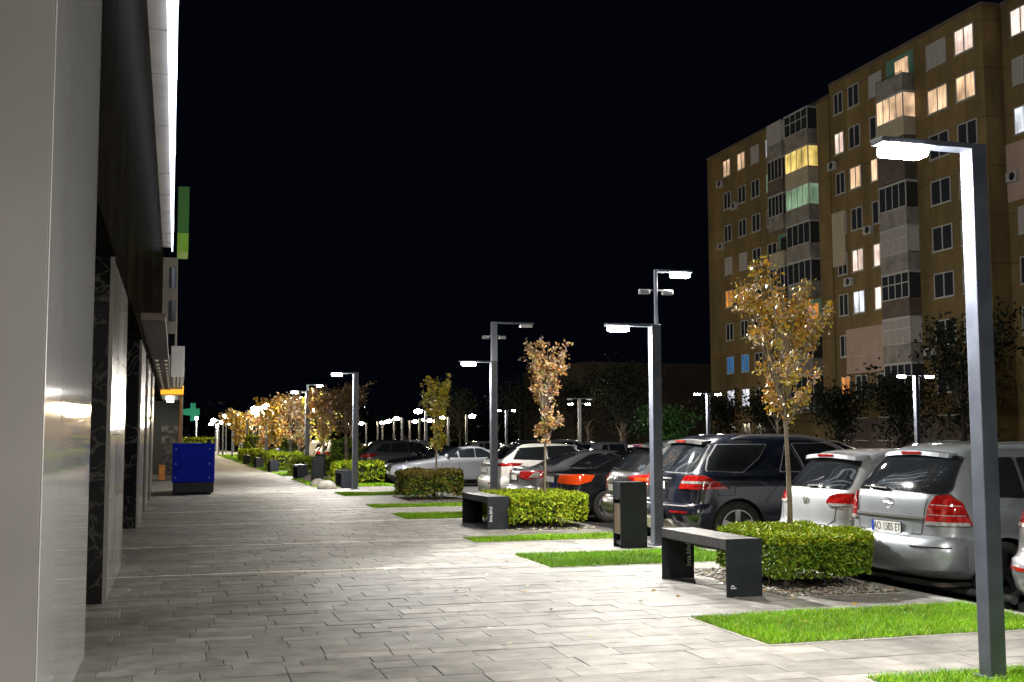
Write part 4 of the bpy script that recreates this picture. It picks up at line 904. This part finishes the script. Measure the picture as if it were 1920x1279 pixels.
        if 'rails' in sp:
            x0, x1, y_, mt = sp['rails']
            for sg in (-1, 1):
                pts = []
                for k in range(13):
                    u = k / 12; xx = x0 + (x1 - x0) * u; h, _ = s.hit('top', xx, y_ * sg); e = min(1, min(u, 1 - u) * 7); pts.append((xx, y_ * sg, (h.z if h else 1.5) - .01 + .05 * e ** .6))
                o = MB(); o.tube(pts, .017, 0, 8); o.build('roof_rail', M[mt] if mt in M else s.pm, s.t)
    def strip(s, pl, w=.0045):
        out = []
        for a, b in zip(pl[:-1], pl[1:]):
            a, b = Vector(a), Vector(b); d = (b - a).normalized(); n = Vector((-d.y, d.x)) * w; out.append([tuple(a + n), tuple(a - n), tuple(b - n), tuple(b + n)])
        return out
    def lamp(s, poly, bands=None, mat=None, name='tail_light', off=.014, front=False):
        """lamp glass wrapped round the corner: poly in (arc length from the middle of the tail, height)"""
        for sg in '+-':
            pl = 'w' + sg + ('f' if front else ''); s.decal('lamp_seal', pl, [s.grow(poly, .012)], M['seal'], .004, s.body, .05, .02)
            ob = s.decal(name, pl, [poly], mat or M['redlens'], off, None, .04, .025)
            for (p, m) in bands or []: s.decal('lens_band', pl, [p], m, off + .003, ob, .04, .008)
    def reflectors(s, z, s0, s1, off=.037, h=.032, mat=None):
        for sg in '+-': s.decal('reflector', 'w' + sg, [[(s0, z), (s1, z), (s1, z + h), (s0, z + h)]], mat or M['redlens'], off, None, .06, .006)
    def plate(s, y, z, text=None, w=.52, h=.112, frame=True, tilt=0, plane='rear'):
        h_, _ = s.hit(plane, y, z); sg = -1 if plane == 'rear' else 1; x = h_.x
        for q in (-1, 1):
            h2, _ = s.hit(plane, y + q * w / 2, z); x = min(x, h2.x) if sg < 0 else max(x, h2.x)
        x += sg * .006
        o = MB(); o.box(x, x + sg * .01, y - w / 2 - .012, y + w / 2 + .012, z - h / 2 - .012, z + h / 2 + .012, 0, .004); pb = o.build('plate_frame', M['plastic'], s.t)
        o = MB(); o.box(x + sg * .0105, x + sg * .014, y - w / 2, y + w / 2, z - h / 2, z + h / 2, 0, .001); o.build('number_plate', M['plate'], pb)
        if text is None: return
        lf = y + w / 2 if plane == 'rear' else y - w / 2; o = MB(); d = -sg * -1
        o.box(x + sg * .0142, x + sg * .0152, lf, lf + (-.045 if plane == 'rear' else .045), z - h / 2, z + h / 2); o.build('country_strip', M['plateblue'], pb)
        if text: text_mb(text, .118, M['ink'], 'lettering', pb, Matrix.Translation((x + sg * .015, y - .02, z - .002)) @ Matrix.Rotation(R(-90), 4, 'Z') @ Matrix.Rotation(R(90), 4, 'X') @ Matrix.Diagonal((.78, 1, 1, 1)), 1.02, .001)
    def spoiler(s, z, y_, x0, x1, th=.05, mat=None, brake=True):
        V = []; o = MB(); n = 10
        for k in range(n + 1):
            yy = -y_ + 2 * y_ * k / n; e = 1 - (abs(yy) / y_) ** 4 * .35; cr = -.03 * (yy / y_) ** 2
            V.append([(x0 + (1 - e) * .16, yy, z - th * .5 + cr), (x0 + .012 + (1 - e) * .16, yy, z + th * .45 + cr), (x1, yy, z + th * .9 + cr), (x1, yy, z - th * .6 + cr)])
        for a, b in zip(V[:-1], V[1:]):
            for i in range(4): j = (i + 1) % 4; o.face([a[i], a[j], b[j], b[i]], 0, True)
        o.face(V[0]); o.face(V[-1][::-1]); sp = o.build('spoiler', mat or s.pm, s.t)
        if brake:
            o = MB(); o.box(x0 - .006, x0 + .01, -.17, .17, z - .016, z + .014, 0, .004); o.build('brake_light', M['redlens'], sp)
    def wiper(s, y0, z0, y1, z1):
        pts = []
        for k in range(6): u = k / 5; h, _ = s.hit('rear', y0 + (y1 - y0) * u, z0 + (z1 - z0) * u); pts.append((h.x - .03, y0 + (y1 - y0) * u, z0 + (z1 - z0) * u))
        o = MB(); o.tube(pts, [.016, .012, .011, .01, .009, .008], 0, 8); o.build('wiper', M['plastic'], s.t)
    def badge(s, y, z, kind, r=.055, mat=None, plane='rear'):
        h, _ = s.hit(plane, y, z); sg = -1 if plane == 'rear' else 1; x = h.x + sg * .006; o = MB(); q = lambda a, b: (x, y + a, z + b)
        ring = [q(r * math.cos(a), r * math.sin(a)) for a in np.linspace(0, 2 * math.pi, 29)]; t = r * .1
        o.tube(ring, t, 0, 8, False)
        if kind == 'bolt':
            for a, b in (((1.35, .12), (-.25, .1)), ((-.25, .1), (.3, -.1)), ((.3, -.1), (-1.35, -.12))): o.tube([q(a[0] * r, a[1] * r), q(b[0] * r, b[1] * r)], t * 1.1, 0, 6)
        elif kind == 'vw':
            for pl in ([(-.5, .82), (0, .08), (.5, .82)], [(-.86, .4), (-.4, -.75), (0, .0), (.4, -.75), (.86, .4)]): o.tube([q(a * r, b * r) for a, b in pl], t, 0, 6)
        elif kind == 'wing': o.tube([q(a * r, b * r) for a, b in [(-.95, .2), (-.5, .15), (0, -.45), (.5, .15), (.95, .2)]], t, 0, 6)
        elif kind == 'oval': o.tube([q(.5 * r * math.cos(a), .8 * r * math.sin(a)) for a in np.linspace(0, 6.283, 17)], t * .8, 0, 6); o.tube([q(.9 * r * math.cos(a), .3 * r + .3 * r * math.sin(a)) for a in np.linspace(0, 6.283, 17)], t * .8, 0, 6)
        o.build('emblem', mat or M['chrome'], s.t)
    def panel(s, name, plane, poly, mat, off=.01, rnd=.02): return s.decal(name, plane, [poly], mat, off, None, .06, rnd)
    def bumper(s, z0, z1, yw, off=.03, mat=None, name='bumper'):
        """a bumper skin that stands proud of the body round the tail"""
        o = MB(); n = 34; prof = [(z0, .0), (z0 + .03, off * .8), ((z0 + z1) / 2, off), (z1 - .03, off * .85), (z1, 0)]; rows = []; sm = yw * 1.28
        for (z, of) in prof:
            row = []
            for k in range(n + 1):
                u = -1 + 2 * k / n; e = min(1, (1 - abs(u)) * 9); row.append(s.wpt(max(abs(u) * sm, 1e-4), z, 1 if u >= 0 else -1, False, of * e - .002 * (1 - e))[0])
            rows.append(row)
        for a, b in zip(rows[:-1], rows[1:]):
            for k in range(n): o.face([a[k], a[k + 1], b[k + 1], b[k]], 0, True)
        me = o.mesh(name, mat or s.pm, 60); bm = bmesh.new(); bm.from_mesh(me); bmesh.ops.remove_doubles(bm, verts=bm.verts, dist=1e-5); bm.to_mesh(me); bm.free(); return link(name, me, s.t)

def mir(p): return [(-a, b) for a, b in p]
# prof rows: z, rear inset, front inset, half width
ZAF = dict(L=4.45, W=1.82, wr=.315, wx=(.86, 3.56), belt=1.02, Rr=.36, pr=3.2, rim='dark', prof=[(.25, .16, .25, .78), (.31, .05, .1, .85), (.38, .0, .0, .885), (.55, .0, .0, .9), (.665, .015, .01, .905), (.69, .07, .02, .9), (.85, .085, .05, .905), (.98, .10, .22, .9), (1.05, .115, .75, .885), (1.1, .135, 1.1, .87), (1.3, .26, 1.5, .79), (1.5, .44, 1.98, .69), (1.57, .52, 2.2, .63), (1.61, .66, 2.5, .52), (1.635, .95, 2.9, .3)],
    rearwin=[(0, 1.14), (.74, 1.12), (.77, 1.17), (.65, 1.47), (.59, 1.5), (0, 1.51)], frontwin=[(0, 1.13), (.66, 1.13), (.55, 1.5), (0, 1.52)],
    side=[[(.62, 1.1), (1.12, 1.08), (1.12, 1.48), (.8, 1.47)], [(1.18, 1.08), (1.98, 1.07), (1.98, 1.5), (1.18, 1.48)], [(2.04, 1.07), (2.95, 1.08), (2.4, 1.5), (2.04, 1.5)]],
    lines=[[(1.15, 1.5), (1.15, .75), (1.28, .35)], [(2.02, 1.5), (2.02, .3)], [(3.0, 1.1), (3.08, .8), (2.98, .32)], [(1.25, .3), (3.0, .3)]], handles=[(1.35, .93), (2.2, .93)], mirror=(2.85, 1.08), rails=(.8, 2.9, .58, 'silver'))
c = Car('people_carrier', 'silver people carrier parked nearest, plate AO 1505 ET', 'silver', ZAF, 7.33, 10.88)
c.lamp([(.62, .80), (.64, .98), (.70, 1.10), (.82, 1.115), (.97, 1.03), (1.10, .80)], [([(.625, .80), (1.09, .80), (1.07, .835), (.632, .84)], M['clearlens']), ([(.64, .905), (1.03, .90), (1.025, .907), (.641, .912)], M['clearlens']), ([(.665, 1.005), (.97, 1.0), (.965, 1.007), (.668, 1.012)], M['clearlens'])], off=.02)
c.panel('chrome_strip', 'rear', [(-.6, .855), (.6, .855), (.6, .885), (-.6, .885)], M['alloy'], .022, .01)
c.panel('plate_recess', 'rear', [(-.42, .685), (.42, .685), (.46, .85), (-.46, .85)], c.pm, .001, .03)
c.bumper(.33, .68, .9, .035); c.plate(.0, .745, 'AO 1505 ET'); c.badge(.0, 1.0, 'bolt', .06); c.wiper(.05, 1.15, .52, 1.16)
c.spoiler(1.535, .56, .40, .62, .045); c.decal('shut_line', 'rear', c.strip([(-.6, 1.06), (-.56, .7), (.56, .7), (.6, 1.06)]), M['seal'], .003, c.body, .06)
c.reflectors(.58, .5, .95, .037, .012, M['seal'])
o = MB(); o.tube([(.75, -.0, 1.62), (.5, -.0, 1.9)], [.006, .003], 0, 6); o.build('antenna', M['plastic'], c.t)
o = MB(); o.box(.22, 3.9, -.7, .7, .17, .21); o.build('undertray', M['undertray'], c.t)
GOLF = dict(L=4.2, W=1.78, wr=.31, wx=(.78, 3.35), belt=.98, Rr=.38, pr=2.8, prof=[(0.2, .16, .25, .76), (0.264, .05, .1, .83), (0.422, .0, .0, .87), (0.591, .01, .0, .885), (0.675, .05, .02, .885), (0.844, .075, .06, .89), (0.95, .1, .3, .885), (1.034, .13, .8, .87), (1.087, .16, 1.05, .85), (1.266, .3, 1.4, .77), (1.445, .46, 1.8, .68), (1.509, .54, 2.0, .62), (1.54, .68, 2.3, .5), (1.561, .95, 2.7, .3)],
    rearwin=[(0, 1.097), (.64, 1.087), (.66, 1.139), (.55, 1.403), (.48, 1.435), (0, 1.445)], frontwin=[(0, 1.118), (.66, 1.118), (.55, 1.456), (0, 1.477)], side=[[(.8, 1.087), (1.2, 1.066), (1.2, 1.435), (1.0, 1.424)], [(1.26, 1.066), (2.0, 1.055), (2.0, 1.445), (1.26, 1.445)], [(2.06, 1.055), (2.85, 1.055), (2.35, 1.445), (2.06, 1.445)]], lines=[[(1.23, 1.456), (1.2, 0.844), (1.25, 0.338)], [(2.03, 1.456), (2.03, 0.316)]], handles=[(1.4, 0.928)], mirror=(2.7, 1.076))
c = Car('hatchback', 'silver hatchback with red wide tail lights between the SUV and the people carrier', 'golf', GOLF, 7.42, 12.72)
c.lamp([(.44, .92), (.47, 1.0), (.6, 1.035), (1.06, 1.045), (1.14, .98), (1.1, .90), (.56, .88)], [([(.5, .885), (1.08, .9), (1.07, .925), (.48, .92)], M['clearlens'])], off=.014)
c.spoiler(1.48, .56, .38, .62, .05); c.badge(0, .92, 'vw', .058); c.wiper(.02, 1.11, -.3, 1.12); c.bumper(.3, .62, .88, .03); c.plate(0, .57, None, frame=True)
c.decal('shut_line', 'rear', c.strip([(-.62, 1.0), (-.6, .72), (-.5, .66), (.5, .66), (.6, .72), (.62, 1.0)]), M['seal'], .003, c.body, .06)
o = MB(); o.tube([(.9, 0, 1.55), (.75, 0, 1.74)], [.006, .003], 0, 6); o.build('antenna', M['plastic'], c.t)
ML = dict(L=4.8, W=1.93, wr=.385, wx=(.9, 3.82), belt=1.12, Rr=.4, pr=3.0, clad=.0, prof=[(.26, .2, .25, .82), (.33, .08, .1, .9), (.5, .0, .0, .94), (.68, .01, .0, .955), (.75, .06, .02, .96), (.95, .09, .05, .965), (1.08, .12, .2, .955), (1.16, .14, .9, .93), (1.21, .17, 1.2, .9), (1.4, .3, 1.55, .83), (1.6, .46, 1.95, .74), (1.68, .56, 2.15, .67), (1.74, .75, 2.5, .55), (1.765, 1.1, 2.9, .3)],
    rearwin=[(0, 1.2), (.7, 1.19), (.74, 1.25), (.66, 1.58), (.6, 1.6), (0, 1.61)], frontwin=[(0, 1.22), (.72, 1.22), (.6, 1.6), (0, 1.63)], chrometrim=True,
    side=[[(.42, 1.22), (1.0, 1.2), (1.3, 1.4), (1.48, 1.6), (.68, 1.6), (.5, 1.4)], [(1.62, 1.2), (2.02, 1.2), (1.86, 1.6), (1.8, 1.6)], [(2.07, 1.2), (2.72, 1.2), (2.72, 1.62), (1.92, 1.61)], [(2.8, 1.2), (3.5, 1.21), (3.05, 1.6), (2.8, 1.62)]],
    lines=[[(1.58, 1.25), (1.55, 1.0), (1.32, .75)], [(2.76, 1.6), (2.76, .4)], [(3.55, 1.2), (3.6, .6)], [(.55, 1.02), (.85, 1.02), (.85, .86), (.57, .86), (.55, 1.02)]], handles=[(1.78, 1.02), (2.95, 1.02)], mirror=(3.35, 1.2), rails=(.95, 3.0, .66, 'alloy'))
c = Car('suv', 'black SUV with chrome roof rails behind the nearest bench', 'navy', ML, 7.1, 16.4)
c.lamp([(.58, .95), (.62, 1.08), (.68, 1.15), (.98, 1.15), (1.12, 1.09), (1.45, .95)], [([(.62, 1.03), (1.1, 1.03), (1.06, 1.065), (.63, 1.07)], M['clearlens'])], off=.014)
c.spoiler(1.655, .62, .42, .72, .05, M['plastic']); c.plate(.12, .99, None); c.wiper(.0, 1.2, .4, 1.22); c.bumper(.42, .74, .95, .035)
c.reflectors(.60, .5, .86)
c.panel('skid_plate', 'rear', [(-.66, .3), (.66, .3), (.56, .45), (.48, .49), (-.48, .49), (-.56, .45)], M['skid'], .05, .03)
c.panel('chrome_strip', 'rear', [(-.3, 1.085), (.52, 1.085), (.52, 1.105), (-.3, 1.105)], M['chrome'], .014, .006); c.panel('bumper_trim', 'rear', [(-.85, .70), (.85, .70), (.85, .715), (-.85, .715)], M['chrome'], .04, .004)
MAZ = dict(L=4.55, W=1.84, wr=.35, wx=(.88, 3.58), belt=1.05, Rr=.5, pr=2.6, clad=.44, prof=[(.24, .18, .25, .78), (.3, .06, .1, .87), (.45, .0, .0, .905), (.62, .0, .0, .915), (.7, .05, .02, .915), (.9, .075, .08, .92), (1.02, .1, .3, .91), (1.1, .15, .95, .88), (1.15, .2, 1.2, .86), (1.35, .4, 1.5, .77), (1.52, .58, 1.9, .68), (1.6, .68, 2.1, .6), (1.64, .85, 2.4, .48), (1.67, 1.2, 2.9, .28)],
    rearwin=[(0, 1.14), (.6, 1.13), (.64, 1.18), (.56, 1.5), (.5, 1.52), (0, 1.53)], frontwin=[(0, 1.17), (.66, 1.17), (.55, 1.52), (0, 1.55)], side=[[(.72, 1.2), (1.3, 1.15), (1.38, 1.53), (1.1, 1.5)], [(1.36, 1.15), (2.1, 1.14), (2.1, 1.55), (1.45, 1.53)], [(2.16, 1.14), (3.1, 1.14), (2.5, 1.54), (2.16, 1.55)]], lines=[[(1.33, 1.5), (1.3, .9), (1.4, .45)], [(2.13, 1.5), (2.13, .45)]], mirror=(2.95, 1.14))
c = Car('suv', 'dark grey SUV with slim tail lights behind the litter bin', 'grey', MAZ, 7.35, 18.95)
c.lamp([(.44, 1.04), (.62, 1.08), (1.0, 1.09), (1.36, 1.1), (1.2, .97), (.95, .94), (.66, .95)], [([(.66, .985), (1.1, .985), (1.14, 1.04), (.66, 1.03)], M['amberlens'])], off=.014)
c.spoiler(1.575, .58, .5, .78, .045); c.badge(.0, 1.02, 'wing', .07); c.plate(.0, .84, None); c.wiper(.1, 1.16, .45, 1.17); c.bumper(.3, .68, .9, .03); c.panel('bumper_trim', 'rear', [(-.8, .46), (.8, .46), (.8, .5), (-.8, .5)], M['pipe'], .034, .01)
c.decal('shut_line', 'rear', c.strip([(-.6, 1.1), (-.56, .72), (.56, .72), (.6, 1.1)]), M['seal'], .003, c.body, .06)
SED = dict(L=4.85, W=1.83, wr=.33, wx=(1.02, 3.86), belt=.98, Rr=.5, Rf=.8, pr=2.8, prof=[(.19, .18, .3, .76), (.25, .06, .12, .84), (.4, .0, .0, .89), (.58, .01, .0, .905), (.66, .05, .02, .91), (.85, .07, .1, .91), (.96, .1, .7, .9), (1.0, .16, 1.1, .885), (1.04, .46, 1.25, .86), (1.07, .64, 1.35, .83), (1.2, .92, 1.6, .75), (1.34, 1.3, 1.95, .68), (1.4, 1.55, 2.2, .6), (1.43, 1.8, 2.5, .48), (1.45, 2.1, 2.8, .28)],
    rearwin=[(0, 1.09), (.62, 1.09), (.54, 1.34), (0, 1.37)], frontwin=[(0, 1.09), (.68, 1.09), (.56, 1.36), (0, 1.38)], side=[[(1.1, 1.06), (1.95, 1.04), (1.95, 1.36), (1.7, 1.35)], [(2.0, 1.04), (2.65, 1.04), (2.65, 1.37), (2.0, 1.36)], [(2.71, 1.04), (3.4, 1.05), (2.9, 1.35), (2.71, 1.37)]], lines=[[(1.7, 1.05), (1.45, .7)], [(2.68, 1.35), (2.68, .3)], [(3.45, 1.05), (3.5, .5)]], handles=[(1.9, .9)], mirror=(3.25, 1.05))
c = Car('sedan', 'black saloon with bright orange red tail light behind the second bench hedge', 'black', SED, 7.45, 22.85)
c.lamp([(.44, .8), (.46, .97), (1.0, .98), (1.3, .96), (1.26, .84), (1.0, .77)], [([(.55, .84), (1.05, .84), (1.05, .91), (.53, .92)], M['amberlens'])], M['amberlens'], off=.014); c.plate(0, .86, None); c.bumper(.3, .64, .9, .03)
c = Car('sedan', 'grey saloon parked between the black saloon and the white SUV', 'mid', SED, 7.4, 25.35)
c.lamp([(.34, .84), (.38, .97), (1.0, .985), (1.32, .96), (1.2, .86), (.7, .79)], [([(.75, .84), (1.0, .84), (1.0, .96), (.9, .96)], M['clearlens'])], off=.014); c.plate(0, .82, None); c.bumper(.3, .64, .9, .03); c.badge(0, 1.0, 'oval', .055); c.spoiler(1.045, .6, .14, .3, .03, None, False)
EVO = dict(L=4.37, W=1.9, wr=.37, wx=(.82, 3.5), belt=1.12, Rr=.5, pr=2.7, clad=.36, prof=[(.26, .22, .25, .8), (.34, .08, .1, .9), (.5, .0, .0, .93), (.7, .0, .0, .945), (.78, .05, .02, .945), (.95, .06, .04, .95), (1.08, .08, .2, .94), (1.16, .14, .95, .9), (1.3, .36, 1.35, .83), (1.48, .6, 1.8, .74), (1.56, .7, 2.1, .66), (1.6, .9, 2.5, .5), (1.62, 1.2, 2.8, .28)],
    rearwin=[(0, 1.22), (.66, 1.21), (.6, 1.47), (0, 1.49)], frontwin=[(0, 1.2), (.7, 1.2), (.6, 1.5), (0, 1.53)], side=[[(.56, 1.2), (1.4, 1.17), (1.4, 1.5), (.78, 1.47)], [(1.46, 1.17), (2.2, 1.16), (2.2, 1.52), (1.46, 1.51)], [(2.26, 1.16), (3.1, 1.17), (2.6, 1.51), (2.26, 1.52)]], lines=[[(1.43, 1.2), (1.36, .6)], [(2.23, 1.5), (2.23, .4)]], handles=[(1.65, 1.02)], mirror=(3.0, 1.15))
c = Car('suv', 'white SUV with a dark band of tail lights beyond the second bench', 'white', EVO, 7.4, 27.95)
c.panel('roof_panel', 'top', [(.72, -.6), (.72, .6), (2.2, .58), (2.2, -.58)], PT['black'], .004, .08)
c.lamp([(.5, 1.03), (.5, 1.1), (1.0, 1.115), (1.4, 1.1), (1.3, 1.04)], off=.014); c.panel('lamp_band', 'rear', [(-.5, 1.03), (.5, 1.03), (.5, 1.09), (-.5, 1.09)], M['plastic'], .013, .01); c.plate(0, .92, None); c.spoiler(1.53, .58, .56, .82, .045, PT['black']); c.bumper(.42, .74, .93, .03)
c.panel('skid_plate', 'rear', [(-.7, .3), (.7, .3), (.6, .46), (-.6, .46)], M['skid'], .035, .03); c.reflectors(.6, .5, .85)
def front(c, z, w=.3):
    c.lamp([(.45, z - .05), (.5, z + .04), (.8, z + .09), (1.15, z + .11), (1.05, z + .02), (.85, z - .06)], None, M['headlens'], 'headlight', .012, True)
    c.panel('grille', 'front', [(-w, z - .14), (w, z - .14), (w * .9, z + .04), (-w * .9, z + .04)], M['plastic'], .012, .04); c.panel('air_intake', 'front', [(-.7, .27), (.7, .27), (.6, .44), (-.6, .44)], M['plastic'], .01, .03)
    c.plate(0, .52, None, plane='front')
SEF = dict(SED); SEF.update(L=4.9, wx=(1.05, 4.02), Rf=.7, prof=[(.19, .18, .3, .76), (.25, .06, .12, .84), (.4, .0, .0, .89), (.58, .01, .0, .905), (.66, .05, .03, .91), (.76, .06, .14, .91), (.85, .07, .5, .91), (.94, .1, 1.15, .9), (1.0, .16, 1.62, .885), (1.04, .46, 1.75, .86), (1.07, .64, 1.85, .83), (1.2, .92, 2.1, .75), (1.34, 1.3, 2.42, .68), (1.4, 1.5, 2.65, .6), (1.43, 1.7, 2.85, .48), (1.45, 2.0, 3.0, .28)],
    side=[[(1.1, 1.06), (1.85, 1.04), (1.85, 1.36), (1.6, 1.35)], [(1.9, 1.04), (2.45, 1.04), (2.45, 1.37), (1.9, 1.36)], [(2.51, 1.04), (2.98, 1.05), (2.6, 1.35), (2.51, 1.37)]], lines=[[(2.48, 1.35), (2.48, .3)], [(3.1, 1.05), (3.15, .4)]], mirror=(2.9, 1.05))
c = Car('sedan', 'light silver saloon parked nose towards the walkway beyond the slim yellow tree', 'bmw', SEF, 7.35, 41.0, True); front(c, .7, .34); c.badge(0, .88, 'ring', .04, None, 'front')
c = Car('sedan', 'black saloon parked nose out left of the light silver one', 'black', SEF, 7.1, 43.7, True); front(c, .7, .28); c.badge(0, .88, 'ring', .04, None, 'front')
c = Car('sedan', 'grey saloon nose out between the black saloon and the dark SUV', 'mid', SEF, 7.5, 46.2, True); front(c, .72, .28)
c = Car('suv', 'dark SUV with red tail light and pale tailgate right of the tall grey lamp post', 'grey', MAZ, 7.3, 48.6); c.lamp([(.5, 1.02), (.62, 1.08), (1.0, 1.09), (1.36, 1.1), (1.2, .95), (.66, .93)], off=.014); c.plate(0, .84, None); c.bumper(.3, .68, .9, .03, M['skid'])
c = Car('hatchback', 'white hatchback with red tail lights seen between the far lamp posts', 'white', GOLF, 7.4, 62.3); c.lamp([(.52, .82), (.58, 1.04), (1.05, 1.05), (1.12, .98), (1.08, .82)], off=.014); c.plate(0, .57, None)
c = Car('hatchback', 'second white car just left of the white hatchback', 'white', GOLF, 7.5, 66.0); c.lamp([(.52, .82), (.58, 1.04), (1.05, 1.05), (1.12, .98), (1.08, .82)], off=.014)
c = Car('van', 'yellow van roof above the far tall hedge', 'yellow', EVO, 8.4, 79.0, detail=False, cat='van'); c = Car('van', 'blue van left of the yellow one far along the car park', 'blue', EVO, 8.0, 82.5, detail=False, cat='van')
c = Car('hatchback', 'grey car at the right edge of the picture with red reflector', 'mid', GOLF, 7.28, 8.16); c.lamp([(.44, .92), (.47, 1.0), (.6, 1.035), (1.06, 1.045), (1.14, .98), (1.1, .90), (.56, .88)], [([(.5, .885), (1.08, .9), (1.07, .925), (.48, .92)], M['clearlens'])], off=.014); c.bumper(.3, .62, .88, .03); c.reflectors(.5, .5, .9)
# second row, roofs seen over the first
for (x, y, sp, pm, fl, lab, nm) in [(17.0, 21.6, MAZ, 'silver', True, 'silver estate car in the second row above the silver hatchback', 'suv'), (17.0, 24.4, GOLF, 'grey', False, 'dark car in the second row right of the black SUV', 'hatchback'), (17.2, 34.5, EVO, 'silver', True, 'silver car in the second row above the grey SUV', 'suv'),
        (17.2, 31.6, MAZ, 'grey', False, 'dark grey car in the second row over the black SUV', 'suv'), (17.0, 44.0, EVO, 'black', True, 'black car in the second row behind the white SUV', 'suv'), (17, 55, MAZ, 'silver', False, 'silver car in the second row beyond the slim yellow tree', 'suv'), (17, 59, EVO, 'white', True, 'white car in the second row behind the light silver saloon', 'suv'),
        (7.6, 51.4, GOLF, 'black', False, 'black hatchback left of the dark SUV behind the tall dark hedge', 'hatchback'), (7.7, 54.2, MAZ, 'silver', True, 'silver car nose out behind the dark brown tree', 'suv'), (7.7, 74.5, GOLF, 'white', False, 'white car behind the amber tree in the distance', 'hatchback'), (8.0, 87.5, MAZ, 'white', True, 'white car nose out beyond the blue van', 'suv'),
        (17.0, 48.0, GOLF, 'silver', False, 'silver hatchback in the second row behind the black saloon', 'hatchback'), (17.0, 64.0, MAZ, 'grey', True, 'grey car in the second row behind the far lamp post', 'suv'), (17.2, 70.0, GOLF, 'silver', False, 'silver car farthest along the second row', 'hatchback'),
        (8.3, 70.2, MAZ, 'black', False, 'black car beyond the second white car in the distance', 'suv'), (8.2, 92, GOLF, 'white', False, 'white car far down the car park', 'hatchback'), (8.2, 97, MAZ, 'blue', False, 'blue car far down the car park', 'suv'), (8.2, 104, GOLF, 'mid', True, 'grey car farthest down the car park', 'hatchback')]:
    Car(nm, lab, pm, sp, x, y, fl, detail=False)
